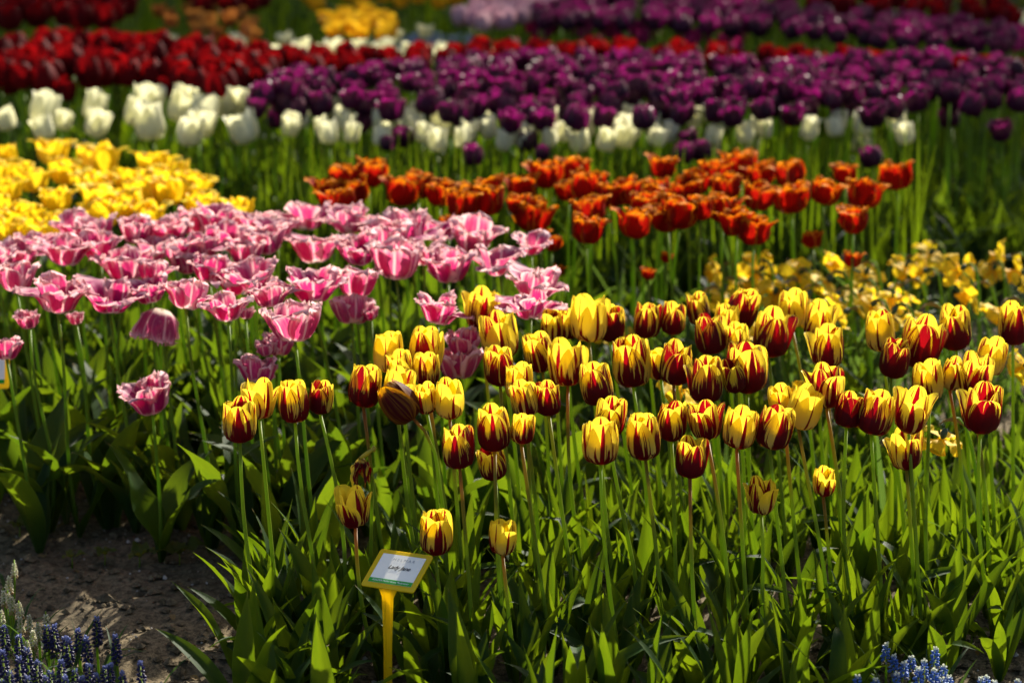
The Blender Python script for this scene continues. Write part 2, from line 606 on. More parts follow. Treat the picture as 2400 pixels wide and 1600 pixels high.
stuff('leaf_litter', scr, mat_flat('dry_leaf', (0.17, 0.11, 0.035), 0.8, trans=(0.3, 0.2, 0.04), tw=0.3), 'dry yellow scraps of leaf scattered on the soil')


# ------------------------------------------------------------------ shared plant meshes
STEM = {}
for key, mt, rad in (('stem', M['stem'], 0.0031), ('pale', M['pale_stem'], 0.0030)):
    STEM[key] = []
    for k in range(7):
        b1, b2 = G(0, 0.010), G(0, 0.010)
        path = [(b1 * math.sin(math.pi * t), b2 * math.sin(math.pi * t * 1.3) * (1 - t), t) for t in np.linspace(0, 1, 8)]
        V, F, UV = tube(path, [rad * (1.25 - 0.4 * t) for t in np.linspace(0, 1, 8)], 7)
        STEM[key].append(mesh('stem', V, F, mt, UV))

def leaf_set(name, mat, n, Wr, lean, arch, **kw):
    r = random.Random(name)
    out = []
    for k in range(n):
        a0 = R_(r.uniform(*lean)); a1 = a0 + R_(r.uniform(*arch))
        kink = (r.uniform(.45, .75), R_(r.uniform(25, 70))) if r.random() < kw.get('kinks', 0.12) else None
        V, F, UV = leaf_data(1.0, r.uniform(*Wr), a0, a1, r.uniform(.2, .65), r.uniform(-0.9, 0.9), r.uniform(0, kw.get('wave', 0.3)),
                             kw.get('nu', 4), kw.get('nv', 11), k, r.uniform(.3, .5), kink)
        out.append(mesh('leaf', V, F, mat, UV))
    return out

LEAF = leaf_set('narrow', M['leaf'], 18, (0.11, 0.20), (2, 20), (0, 45))
LEAF_LOW = leaf_set('low', M['leaf'], 12, (0.13, 0.22), (18, 48), (10, 70), wave=0.4)
BROAD = leaf_set('broad', M['broad_leaf'], 16, (0.17, 0.29), (4, 24), (5, 75), wave=0.55, kinks=0.2)
FARLEAF = leaf_set('far', M['leaf'], 8, (0.10, 0.20), (4, 22), (0, 50), nu=2, nv=6)
STRAP = leaf_set('strap', M['strap'], 12, (0.028, 0.042), (4, 22), (0, 95), nu=2, nv=10, kinks=0.35, wave=0.1)


def plant_leaves(root, n, meshes, L, face=None, color=None):
    a0 = U(0, 360)
    for k in range(n):
        s = U(*L)
        ang = a0 + 360 / max(n, 1) * k + U(-40, 40)
        part('leaf', rng.choice(meshes), root, RZ(ang) @ TR((0.004, 0, 0)) @ SC(s))


def stand(name, top, lean, stemset, rz=None):
    """an upright plant whose stem ends at TOP; returns the root, the stem's end and the stem's direction"""
    base = Vector((top.x + lean[0], top.y + lean[1], 0))
    base.z = gz(base.x, base.y) + 0.002
    root = empty(name, base)
    d = top - base
    L = d.length
    q = d.to_track_quat('Z', 'Y').to_matrix().to_4x4()
    part('stem', rng.choice(STEM[stemset]), root, q @ RZ(U(0, 360)) @ SC(1, 1, L))
    return root, d, q


ORD = ['first', 'second', 'third', 'fourth', 'fifth', 'sixth', 'seventh', 'eighth', 'ninth', 'tenth', 'eleventh', 'twelfth', 'thirteenth', 'fourteenth',
       'fifteenth', 'sixteenth', 'seventeenth', 'eighteenth', 'nineteenth', 'twentieth', 'twenty-first', 'twenty-second', 'twenty-third', 'twenty-fourth',
       'twenty-fifth', 'twenty-sixth', 'twenty-seventh', 'twenty-eighth', 'twenty-ninth', 'thirtieth']


ROWS = {5: ['in nearest row', 'in second row', 'in third row', 'in fourth row', 'in fifth row'], 1: [''], 2: ['in front row', 'in back row'], 3: ['in nearest row', 'in middle row', 'in farthest row']}


def row_labels(rows, what, where, nrows, cat, group):
    """rows: [(root, px, depth)]: names each by its row from the front and its place in the row"""
    rows = sorted(rows, key=lambda r: r[2])
    n = len(rows)
    for k in range(nrows):
        seg = sorted(rows[k * n // nrows:(k + 1) * n // nrows], key=lambda r: r[1])
        for i, (o, _, _) in enumerate(seg):
            e = 'leftmost' if i == 0 else 'rightmost' if i == len(seg) - 1 else ORD[i] + ' from left'
            tag(o, f'{what}, {e} {ROWS[nrows][k]} {where}', cat, group)


# ------------------------------------------------------------------ striped tulips
SP_OUT, SP_IN, SP_OPEN = [], [], []
for k in range(6):
    SP_OUT.append(petal('petal', M['striped'], H=0.072 * U(.95, 1.05), R=0.0285, rp=(0.10, 0.66, 0.94, 1.03, 1.02, 0.95, U(.80, .98)),
                        zp=(0, .045, .17, .36, .58, .80, 1.0), half=R_(66), ruffle=0.03, seed=k, tippow=U(2.0, 3.4), nv=11, flatten=0.10))
    SP_IN.append(petal('petal', M['striped'], H=0.074 * U(.95, 1.05), R=0.0262, rp=(0.10, 0.62, 0.90, 1.00, 1.00, 0.93, U(.76, .92)),
                       zp=(0, .045, .17, .36, .58, .80, 1.0), half=R_(64), ruffle=0.03, seed=20 + k, tippow=U(2.0, 3.4), nv=11, flatten=0.08))
    SP_OPEN.append(petal('petal', M['striped'], H=0.070 * U(.94, 1.05), R=0.0285, rp=(0.10, 0.64, 0.90, 1.00, 1.07, 1.12, U(1.16, 1.35)),
                         zp=(0, .045, .17, .36, .58, .80, .98), half=R_(58), ruffle=0.05, seed=40 + k, tippow=2.2, flatten=0.15))

# px, py of the head's middle (2352 wide), width, height of the head above ground, flame, openness 0/1/2, tilt to the left (deg), label
ST = [
 (550, 970, 80, .385, .52, 0, 8, 'leaning yellow tulip with three maroon flames, leftmost of the striped tulips'),
 (595, 918, 86, .40, .34, 2, -2, 'open yellow tulip with short maroon foot flames, second of the left four'),
 (675, 927, 78, .40, .36, 0, 2, 'mostly yellow tulip with low maroon feathering, third of the left four'),
 (737, 917, 60, .40, .68, 0, -4, 'narrow maroon and yellow tulip, rightmost of the left four'),
 (840, 890, 78, .40, .50, 0, -3, 'tall yellow tulip with broad maroon centre stripe, left of the fading brown tulip'),
 (892, 812, 74, .41, .16, 0, 3, 'nearly plain yellow tulip at the back left of the middle cluster'),
 (978, 805, 78, .41, .40, 0, -2, 'yellow tulip with fine maroon lines, back right of the middle cluster'),
 (918, 850, 62, .40, .40, 0, 5, 'half hidden yellow tulip in the heart of the middle cluster'),
 (980, 850, 66, .40, .44, 1, -4, 'half hidden ragged yellow and red tulip above the yellow pair'),
 (916, 893, 70, .40, .14, 1, 0, 'pale yellow tulip directly behind the fading brown tulip'),
 (978, 918, 58, .395, .34, 0, 3, 'slim yellow tulip with one maroon edge, left of the yellow pair'),
 (1032, 920, 72, .395, .16, 1, -5, 'tall mostly yellow tulip, right of the yellow pair'),
 (1052, 1030, 80, .385, .62, 0, 2, 'maroon tulip with yellow side petals in front of the nearest trio'),
 (1133, 988, 86, .395, .58, 0, 0, 'large yellow and maroon tulip in the middle of the nearest trio'),
 (1200, 987, 58, .395, .42, 0, -3, 'yellow tulip tucked against the right of the nearest trio'),
 (1130, 1063, 68, .33, .66, 1, 5, 'low dark striped tulip peeping out below the nearest trio'),
 (1108, 712, 90, .43, .38, 2, 0, 'open tall yellow tulip standing highest, next to the pink fringed tulips'),
 (1148, 775, 88, .42, .48, 1, 10, 'yellow tulip with one splayed left petal below the tall open one'),
 (1146, 845, 74, .41, .56, 0, 4, 'yellow and purple-maroon tulip under the splayed one'),
 (1192, 880, 66, .40, .38, 0, 2, 'yellow tulip half hidden behind two others at the centre'),
 (1205, 920, 68, .40, .38, 0, 3, 'yellow tulip with a maroon right edge beside a dark one'),
 (1259, 918, 62, .40, .74, 0, -2, 'round dark maroon tulip with yellow feathered shoulder, at the centre'),
 (1240, 812, 76, .41, .52, 0, 8, 'yellow tulip with two long slanting maroon stripes'),
 (1302, 838, 86, .41, .30, 1, -2, 'wide yellow tulip with a crumpled front, above a gap of bare soil'),
 (1268, 752, 58, .42, .40, 0, 4, 'small yellow tulip at the back left of the tall yellow one'),
 (1302, 748, 56, .42, .48, 0, -3, 'yellow tulip partly behind the big plain yellow one'),
 (1352, 735, 84, .435, .18, 1, 0, 'big plain yellow tulip among the back row'),
 (1404, 748, 66, .42, .70, 0, -3, 'maroon tulip with yellow tips, right of the big plain yellow one'),
 (1370, 885, 78, .405, .50, 0, 8, 'tilted yellow tulip with one broad maroon band, above the soil gap'),
 (1450, 835, 92, .41, .54, 0, 3, 'broad yellow tulip with maroon flames reaching halfway up'),
 (1486, 738, 64, .42, .72, 0, 2, 'dark maroon tulip with yellow shoulders, left of the back pair'),
 (1545, 733, 62, .42, .70, 0, -3, 'dark maroon tulip with yellow shoulders, right of the back pair'),
 (1605, 712, 60, .42, .50, 0, 5, 'yellow tulip in the back row close to the daffodils'),
 (1513, 838, 56, .405, .22, 0, 6, 'yellow tulip half hidden by a dark round one'),
 (1553, 838, 76, .41, .72, 0, -6, 'dark maroon tulip leaning right with a red pointed tip beside it'),
 (1632, 772, 74, .42, .78, 1, 2, 'dark maroon tulip with a white-lit front petal'),
 (1668, 738, 60, .425, .34, 0, -3, 'small yellow tulip behind the dark one in the back row'),
 (1706, 712, 76, .43, .64, 0, -14, 'yellow and maroon tulip bent to the right in the back row'),
 (1692, 780, 58, .415, .40, 0, 3, 'yellow tulip squeezed between two large ones'),
 (1772, 770, 86, .42, .62, 1, -6, 'wide yellow tulip with broad maroon flame right of the back cluster'),
 (1716, 848, 92, .41, .48, 0, 0, 'large cream yellow tulip with upright maroon flames'),
 (1683, 868, 60, .405, .62, 0, 6, 'tulip mostly hidden behind the large cream yellow one'),
 (1622, 878, 84, .40, .62, 1, 2, 'red and yellow tulip behind the tall front one'),
 (1820, 712, 72, .43, .28, 0, -2, 'smooth yellow tulip with thin maroon lines in front of the daffodils'),
 (1880, 740, 74, .425, .38, 1, -8, 'pale yellow tulip with one petal splayed right'),
 (1902, 800, 74, .415, .40, 1, -3, 'pale yellow tulip with a glowing red mark'),
 (1380, 1017, 86, .39, .46, 0, 0, 'yellow tulip with a maroon middle stripe, left of the front pair'),
 (1402, 962, 66, .395, .44, 0, -4, 'yellow tulip half hidden behind the left of the front pair'),
 (1480, 1007, 86, .39, .42, 0, 2, 'bright yellow tulip with maroon side lines, right of the front pair'),
 (1545, 970, 72, .395, .56, 1, 0, 'yellow and maroon tulip just behind the red front one'),
 (1620, 968, 84, .395, .72, 2, 0, 'red and yellow tulip with open pointed petals in the front row'),
 (1586, 1055, 74, .36, .68, 1, 2, 'low maroon tulip with pale yellow tips hanging below the front row'),
 (1700, 987, 76, .395, .44, 1, -2, 'yellow tulip with red midribs and a curled petal in the front row'),
 (1779, 985, 82, .395, .70, 0, -6, 'deep maroon tulip with a yellow feather, leaning left of the plain yellow'),
 (1795, 925, 62, .405, .36, 1, 4, 'white-lit yellow tulip behind the maroon one'),
 (1848, 940, 78, .405, .10, 1, -8, 'plain golden yellow tulip glowing in the front right'),
 (1898, 888, 92, .425, .60, 2, 0, 'tallest front tulip with curled yellow petals and maroon foot'),
 (1950, 945, 66, .40, .88, 0, -4, 'almost wholly dark red tulip behind the tall front one'),
 (2012, 952, 80, .40, .52, 1, -8, 'yellow and maroon tulip leaning right beside the goblet shaped one'),
 (2096, 947, 92, .40, .46, 2, -4, 'goblet shaped yellow tulip with a splayed right petal'),
 (2022, 765, 76, .425, .46, 0, 2, 'yellow tulip with a red right edge in front of drooping daffodils'),
 (2053, 826, 72, .415, .76, 0, -2, 'dark red tulip with a pale top, at the right of the bed'),
 (2118, 792, 92, .425, .60, 1, -8, 'large feathered tulip overlapping two others at the right'),
 (2195, 757, 82, .43, .52, 0, 0, 'yellow tulip with white-lit front and maroon foot at the right'),
 (2133, 880, 76, .40, .40, 0, 2, 'yellow tulip crossed by the stem of a taller one'),
 (2190, 862, 56, .405, .48, 1, -6, 'small yellow and red tulip wedged between neighbours at the right'),
 (2240, 864, 76, .41, .60, 1, -3, 'tulip with one red stripe and one maroon petal near the right edge'),
 (2278, 822, 68, .415, .30, 0, -4, 'tall yellow tulip with narrow maroon lines near the right edge'),
 (2328, 748, 80, .43, .56, 0, 0, 'tulip with a forked maroon mark at the right edge'),
 (2256, 942, 92, .39, .66, 1, -3, 'ragged yellow and blackish maroon tulip at the lower right'),
 (2080, 1035, 80, .33, .50, 2, 2, 'low sunlit tulip below the goblet shaped one'),
 (1748, 1142, 76, .30, .46, 2, 0, 'low open tulip with yellow top and maroon foot among the stems'),
 (1893, 1108, 52, .26, .34, 1, 0, 'smallest round yellow tulip far down among the stems'),
 (812, 1167, 80, .27, .42, 2, 4, 'low open tulip right above the name sign, under the withered one'),
 (1000, 1227, 80, .245, .44, 1, 0, 'short round tulip right of the name sign'),
 (1155, 1237, 62, .24, .30, 1, 2, 'shortest yellow tulip behind a stem, right of the name sign'),
]


def head_scale(px_w, pos, real):
    return px_w * (2400 / 2352) * (pos - Vector((0, 0, CAM_H))).length / FPX / real


rng.seed(11)
for (px, py, wd, h, fl, op, tilt, lab) in ST:
    c = at(px, py, h)
    s = head_scale(wd, c, 0.0600 if op < 2 else 0.067) * U(.95, 1.04)
    tilt += G(0, 4)
    th = 0.068 * s
    q = RY(-tilt) @ RX(U(-4, 6))
    foot = c - (q @ Vector((0, 0, 1))) * th * 0.5
    lean = (U(.025, .055) * h / .4 - tilt * 0.0005, U(-.03, .03))
    root, d, sq = stand('striped_tulip', foot, lean, 'stem')
    tag(root, lab, 'tulip', 'yellow and maroon striped tulips')
    top = d
    a0 = U(-30, 30) - 90
    col = lambda: (max(0.02, min(1, fl * .9 + .07 + G(0, .12))), 0, 0, 1)
    for k in range(3):
        me = rng.choice(SP_IN)
        part('petal', me, root, TR(top) @ q @ RZ(a0 + 60 + k * 120 + U(-5, 5)) @ RY(U(-2, 4)) @ SC(s * .94, s * .94, s), col())
    for k in range(3):
        wide = (op == 2) or (op == 1 and k == rng.randrange(3))
        me = rng.choice(SP_OPEN if wide else SP_OUT)
        part('petal', me, root, TR(top) @ q @ RZ(a0 + k * 120 + U(-9, 9)) @ RY(U(-2, 6) + (4 if wide else 0)) @ SC(s * U(.90, .99), s * .95, s * U(.92, 1.05)), col())
    plant_leaves(root, rng.choice((2, 3, 3)), LEAF, (.12, .205))

# the fading brown tulip that hangs to the left
c = at(912, 937, .385)
foot = c + Vector((.026, 0.0, -.018))
base = foot + Vector((.055, .0, 0)); base.z = gz(base.x, base.y)
root = tag(empty('striped_tulip', base), 'fading brown and orange tulip drooping left on a bent stem', 'tulip', 'yellow and maroon striped tulips')
d = foot - base
V, F, UV = tube([(0, 0, 0), (-.004, 0, d.z * .3), (-.010, 0, d.z * .6), (-.022, 0, d.z * .85), (d.x * .7, 0, d.z * .95), (d.x, 0, d.z)], [.0035, .0033, .003, .0028, .0026, .0026], 7)
part('stem', mesh('stem', V, F, M['stem'], UV), root)
for k in range(6):
    me = petal('petal', M['brown'], H=0.071, R=0.026 if k < 3 else 0.0285, rp=(0.10, 0.62, 0.92, 1.02, 0.98, 0.82, .52), zp=(0, .045, .17, .36, .58, .80, 1.0), half=R_(64), ruffle=.05, seed=60 + k, tippow=2.4)
    part('petal', me, root, TR(d) @ RY(-42) @ RX(-8) @ RZ(k * 120 + (60 if k < 3 else 0) + 20) @ SC(1.0))
plant_leaves(root, 3, LEAF, (.18, .25))

# the withered tulip, petals hanging from a bare ovary
c = at(828, 1062, .30)
base = Vector((c.x + .012, c.y + .05, 0)); base.z = gz(base.x, base.y)
root = tag(empty('striped_tulip', base), 'withered tulip with shrivelled hanging petals and bare yellow ovary', 'tulip', 'yellow and maroon striped tulips')
d = c - base
V, F, UV = tube([(0, 0, 0), (0.0, -.015, d.z * .5), (d.x * .4 + .01, d.y * .7, d.z * .9), (d.x + .006, d.y, d.z + .004), (d.x - .002, d.y, d.z + .008)], [.0033, .003, .0026, .0024, .0024], 7)
part('stem', mesh('stem', V, F, M['stem'], UV), root)
V, F, UV = tube([(0, 0, 0), (.006, 0, .004), (.014, 0, .010), (.020, 0, .014), (.024, 0, .017), (.027, 0, .016)], [.0022, .0034, .0036, .003, .0058, .002], 8)
part('ovary', mesh('ovary', V, F, mat_flat('ovary', (.42, .36, .03), .5, trans=(.6, .5, .03), tw=.25), UV), root, TR(d + Vector((-.002, 0, .006))))
for k in range(7):
    V, F, UV = leaf_data(U(.034, .048), U(.010, .017), R_(150 + U(-14, 14)), R_(168 + U(-8, 10)), .6, U(-2, 2), .5, 4, 8, 80 + k)
    part('petal', mesh('petal', V, F, M['striped'], UV), root, TR(d + Vector((0, 0, .006))) @ RZ((170, 30, 200, -10, 100, 250, -60)[k]), (rng.choice((.1, .2, .95, 1.0)), 0, 0, 1))
plant_leaves(root, 3, LEAF, (.16, .24))

# leafy shoots without flowers that fill the front of the striped bed
def shoots(name, spots, meshes, n, L, lab, group, low=None, where=None, nrows=4):
    rows = []
    for (x, y) in spots:
        r = tag(empty(name, (x, y, gz(x, y))), lab, 'tulip', group)
        k = rng.choice(n)
        plant_leaves(r, k, meshes, L)
        if low:
            plant_leaves(r, rng.choice((1, 2)), low, (.13, .21))
        rows.append((r, x / y, y))
    if where: row_labels(rows, lab, where, nrows, 'tulip', group)

rng.seed(5)
sp = []
for k in range(4000):
    px, py = U(560, 2400), U(1250, 1720)
    p = at(px, py, 0)
    lim = 560 + max(0, (1450 - py)) * 0.5
    if px < lim or (800 < px < 1010 and py > 1560): continue
    if px > 2000 and py > 1600: continue
    if any(abs(px - a) < 62 and b + 40 < py < b + 430 for a, b in ((812, 1167), (1000, 1227), (1155, 1237), (1893, 1108), (1748, 1142))): continue
    if all((p.x - a) ** 2 + (p.y - b) ** 2 > 0.057 ** 2 for a, b in sp):
        sp.append((p.x, p.y))
    if len(sp) >= 122: break
sp += [(p.x, p.y) for p in (at(x, y, 0) for x, y in ((690, 1500), (735, 1455), (765, 1545), (720, 1590), (930, 1470), (985, 1540), (1030, 1590), (850, 1440), (800, 1480), (660, 1440), (610, 1500), (960, 1600)))]
shoots('tulip_shoot', sp, LEAF, (2, 3, 3), (.13, .23), 'flowerless leafy shoot', 'leafy shoots without flowers in the striped bed', LEAF_LOW, 'at the foot of the striped bed', 5)
# leaves at the bed's near edge, left of the name sign
p = at(640, 1600, 0)
shoots('tulip_shoot', [(p.x, p.y)], LEAF_LOW, (4,), (.15, .19), 'shoot of low wavy leaves spreading left over bare soil, nearest the corner', 'leafy shoots without flowers in the striped bed')

# ------------------------------------------------------------------ pink fringed tulips
PK = []
for k in range(8):
    flare = (1.0, 1.15, 1.4, 1.6, 1.85, 2.2, 1.25, 1.75)[k]
    tipz = (1.0, 1.0, .98, .95, .86, .74, 1.05, .9)[k]
    PK.append(petal('petal', M['pink'], H=0.058, R=0.034, rp=(0.12, 0.56, 0.84, 0.97, 1.02 + (flare - 1) * .25, 1.0 + (flare - 1) * .6, flare), zp=(0, .05, .20, .42, .64, .84 * tipz + .03, tipz),
                    half=R_(54), ruffle=0.31, fringe=0.13, seed=100 + k, nu=15, nv=10, tippow=3.4, jig=0.03))

def pink_tulip(px, py, wd, h, tilt=0.0, small=False):
    c = at(px, py, h)
    s = head_scale(wd, c, 0.092)
    if small: s = head_scale(wd, c, 0.062)
    q = RY(-tilt) @ RX(U(-10, 5))
    foot = c - (q @ Vector((0, 0, 1))) * 0.026 * s
    root, d, sq = stand('pink_tulip', foot, (U(.0, .05), U(-.02, .04)), 'pale')
    a0 = U(0, 360)
    pale = U(0, 1.3)
    opn = U(0, 1)
    for k in range(6):
        me = PK[rng.choice((0, 6, 1))] if (small or k < 3 and rng.random() < .75 - opn * .5) else PK[rng.choice((2, 3, 4, 5, 7) if opn > .4 else (1, 2, 3, 6, 7))]
        part('petal', me, root, TR(d) @ q @ RZ(a0 + k * 120 + (60 if k >= 3 else 0) + U(-9, 9)) @ RY(U(-12, 8) if k < 3 else U(-4, 8) + 12 * opn) @ SC(s * U(.9, 1.05)), (max(0, min(1, pale + G(0, .2))), 0, 0, 1))
    plant_leaves(root, rng.choice((2, 3)), BROAD, (.20, .30))
    return root, px, d.y + root.location.y

PINK = [(40, 640, 100), (135, 682, 115), (250, 685, 115), (345, 668, 85), (430, 682, 95), (520, 707, 95), (620, 677, 90), (720, 658, 112), (820, 652, 105), (680, 745, 130),
        (1005, 715, 100), (1030, 617, 115), (1142, 602, 105), (1220, 565, 72), (1225, 652, 110), (1218, 702, 100), (1085, 541, 115), (910, 602, 130), (725, 572, 110),
        (800, 507, 95), (705, 497, 100), (830, 577, 100), (940, 532, 110), (890, 552, 100), (50, 582, 90), (150, 582, 100), (285, 612, 115), (345, 625, 80), (430, 592, 110),
        (580, 632, 100), (610, 557, 100), (530, 547, 90), (390, 542, 100), (310, 537, 90), (220, 532, 95), (165, 522, 80), (440, 512, 90), (500, 502, 90), (580, 512, 90),
        (635, 527, 85), (-15, 600, 90), (545, 640, 105), (970, 580, 90), (90, 560, 80), (480, 620, 95), (230, 570, 90), (860, 525, 85), (1000, 530, 80), (470, 560, 90), (560, 590, 85), (350, 580, 90)]
rng.seed(21)
rows = [pink_tulip(px + U(-4, 4), py + U(-3, 3), wd * 0.99, .44 + U(-.015, .02), U(-9, 9)) for px, py, wd in PINK]
row_labels(rows, 'pink fringed tulip', 'of the pink bed', 3, 'tulip', 'pink fringed tulips in the left bed')
LOWPINK = [(345, 918, 115, .30, 8, False, 'lone low pink fringed tulip in front of the pink bed at left'), (592, 852, 62, .34, 0, True, 'mauve pink tulip peeping from behind the striped ones'),
           (612, 800, 38, .37, 4, True, 'pink and white bud, left of a touching pair'), (640, 793, 52, .37, -4, True, 'pink and white cup, right of a touching pair'),
           (1062, 790, 56, .38, 0, True, 'small pale pink tulip above the deeper pink one by the yellow cluster'), (1052, 838, 72, .35, 0, True, 'rose pink tulip tucked behind the yellow and maroon cluster'),
           (808, 712, 70, .40, 0, True, 'small mauve tulip in shade under the front pink row'), (365, 742, 75, .38, 165, True, 'wilted pink tulip hanging upside down under the front row'),
           (15, 805, 46, .36, 0, True, 'closed rosy tulip at the left edge, above the cut-off sign'), (66, 737, 38, .39, 4, True, 'small closed pink tulip under the left front row'),
           (174, 733, 28, .39, 2, True, 'peach coloured bud under the left front row'), (850, 722, 30, .395, 10, True, 'half wilted red and white pink tulip bud'),
           (565, 720, 28, .40, -6, True, 'small red pink bud beside the front row')]
for px, py, wd, h, tl, sm, lab in LOWPINK:
    o = pink_tulip(px, py, wd, h, tl, sm)[0]
    tag(o, lab, 'tulip', 'pink fringed tulips in the left bed')
sp = []
for k in range(6000):
    px, py = U(-40, 900), U(930, 1285)
    if py > 1205 + 0.06 * max(0, px - 200): continue
    p = at(px, py, 0)
    if all((p.x - a) ** 2 + (p.y - b) ** 2 > 0.075 ** 2 for a, b in sp):
        sp.append((p.x, p.y))
    if len(sp) >= 70: break
shoots('tulip_shoot', sp, BROAD, (2, 3, 3), (.17, .27), 'flowerless broad leaved shoot', 'leafy shoots without flowers at the pink bed', None, 'at the pink bed foot', 3)

# ------------------------------------------------------------------ orange fringed tulips
OR = []
for k in range(6):
    flare = (.9, 1.0, 1.15, 1.3, 1.45, 1.65)[k]
    OR.append(petal('petal', M['orange'], H=0.064, R=0.032, rp=(0.12, 0.60, 0.90, 1.02, 1.03, 1.0 + (flare - 1) * .4, flare), zp=(0, .05, .19, .40, .62, .83, 1 - .12 * (flare - .9)),
                    half=R_(50), ruffle=0.22, fringe=0.08, seed=200 + k, nu=11, nv=8, tippow=2.8, jig=.02))

def orange_tulip(px, py, wd, h):
    c = at(px, py, h)
    s = head_scale(wd, c, 0.078)
    q = RY(U(-12, 12)) @ RX(U(-8, 5))
    foot = c - (q @ Vector((0, 0, 1))) * 0.030 * s
    root, d, sq = stand('orange_tulip', foot, (U(-.01, .04), U(-.02, .04)), 'pale')
    a0 = U(0, 360)
    for k in range(7):
        inner = k >= 3
        part('petal', rng.choice(OR[:4] if inner else OR), root, TR(d) @ q @ RZ(a0 + (k * 120 if not inner else 45 + k * 90) + U(-10, 10)) @ RY(U(-6, 8) - (6 if inner else 0)) @ SC(s * (U(.84, .95) if inner else U(.95, 1.05))))
    plant_leaves(root, 2, BROAD, (.18, .27))
    return root, px, d.y + root.location.y

ORANGE = [(760, 440, 80), (800, 410, 90), (850, 400, 80), (775, 468, 90), (815, 440, 80), (925, 440, 90), (962, 428, 80), (1012, 445, 75), (1060, 470, 85), (1118, 462, 90), (1130, 435, 75), (1085, 450, 70),
          (1200, 432, 80), (1250, 402, 80), (1320, 395, 80), (1225, 495, 95), (1350, 430, 90), (1440, 440, 80), (1352, 482, 85), (1345, 530, 80), (1455, 512, 92), (1400, 450, 75),
          (1510, 440, 72), (1575, 442, 84), (1525, 385, 70), (1562, 490, 95), (1532, 503, 80), (1640, 402, 80), (1700, 382, 90), (1660, 480, 82), (1738, 452, 80), (1745, 402, 70),
          (1820, 456, 92), (1812, 402, 80), (1895, 442, 75), (1945, 402, 60), (1985, 445, 85), (2060, 405, 82), (1962, 506, 80), (1732, 530, 88), (1690, 512, 80), (1605, 480, 70), (1600, 420, 70),
          (1670, 430, 75), (1480, 470, 70), (1190, 470, 60), (1300, 440, 60)]
rng.seed(31)
rows = [orange_tulip(px + U(-3, 3), py, wd * .97, .44 + U(-.015, .02)) for px, py, wd in ORANGE]
row_labels(rows, 'orange-red fringed tulip', 'of the orange bed', 3, 'tulip', 'orange fringed tulips behind the pink bed')
for px, py, wd, h, lab in [(1865, 552, 46, .36, 'small closed orange-red tulip alone above the daffodils'), (1530, 592, 30, .34, 'orange-red bud below the orange bed, upper of two'), (1490, 630, 34, .32, 'dark red bud below the orange bed, lower of two'),
                           (1270, 560, 44, .38, 'curled orange petalled tulip by the right end of the pink bed'), (1960, 597, 46, .36, 'orange-red bud half hidden by a daffodil'),
                           (1035, 520, 60, .40, 'shaded dark red tulip between the pink and the orange bed'), (1282, 622, 32, .35, 'small red bud behind the rightmost pink tulips'), (1240, 542, 46, .39, 'half closed orange tulip low at the right of the pink bed')]:
    tag(orange_tulip(px, py, wd, h)[0], lab, 'tulip', 'orange fringed tulips behind the pink bed')

# ------------------------------------------------------------------ yellow double tulips
YE = []
for k in range(5):
    flare = (.85, 1.0, 1.2, 1.4, 1.55)[k]
    YE.append(petal('petal', M['yellow'], H=0.058, R=0.034, rp=(0.12, 0.58, 0.88, 1.0, 1.04, 1.0 + (flare - 1) * .5, flare), zp=(0, .05, .19, .40, .62, .82, 1 - .2 * (flare - .85)),
                    half=R_(40), ruffle=0.32, seed=300 + k, nu=8, nv=7, tippow=2.6, jig=.02))

def fill(poly, h, gap, n, tries=9000):
    """spots at height h whose picture falls in the outline poly and that keep GAP metres apart"""
    xs, ys = [p[0] for p in poly], [p[1] for p in poly]
    out = []
    for k in range(tries):
        px, py = U(min(xs), max(xs)), U(min(ys), max(ys))
        ins = False
        j = len(poly) - 1
        for i in range(len(poly)):
            (xi, yi), (xj, yj) = poly[i], poly[j]
            if (yi > py) != (yj > py) and px < (xj - xi) * (py - yi) / (yj - yi) + xi: ins = not ins
            j = i
        if not ins: continue
        p = at(px, py, h)
        if all((p.x - a.x) ** 2 + (p.y - a.y) ** 2 > gap * gap for a, _, _ in out):
            out.append((p, px, py))
            if len(out) >= n: break
    return out

def yellow_tulip(px, py, wd, h):
    c = at(px, py, h)
    s = head_scale(wd, c, 0.088)
    q = RY(U(-12, 12)) @ RX(U(-8, 6))
    foot = c - (q @ Vector((0, 0, 1))) * 0.028 * s
    root, d, sq = stand('yellow_tulip', foot, (U(-.02, .03), U(-.02, .03)), 'pale')
    a0 = U(0, 360)
    for k in range(11):
        inner = k >= 6
        part('petal', rng.choice(YE[:3] if inner else YE[1:]), root, TR(d) @ q @ RZ(a0 + (k * 60 if not inner else 30 + k * 72) + U(-12, 12)) @ RY(U(-5, 9) - (14 if inner else 0)) @ SC(s * (U(.78, .92) if inner else U(.95, 1.08))))
    plant_leaves(root, 2, BROAD, (.18, .26))
    return root, px, d.y + root.location.y

rng.seed(41)
YL = [(120, 350, 82), (225, 366, 108), (355, 376, 92), (15, 356, 60), (50, 502, 105), (150, 515, 95), (445, 425, 90), (30, 400, 85), (460, 470, 90), (545, 480, 80), (330, 440, 95), (290, 480, 100)]
for p, px, py in fill([(-20, 392), (200, 395), (330, 410), (400, 400), (470, 440), (600, 495), (560, 505), (420, 490), (150, 535), (-20, 540)], .40, .068, 42):
    if all((px - a) ** 2 + (1.6 * (py - b)) ** 2 > 48 ** 2 for a, b, _ in YL):
        YL.append((px, py, U(80, 98)))
rows = [yellow_tulip(px, py, wd, .40 + U(-.012, .015)) for px, py, wd in YL]
row_labels(rows, 'yellow double tulip', 'of the yellow bed', 3, 'tulip', 'yellow double tulips at the left')

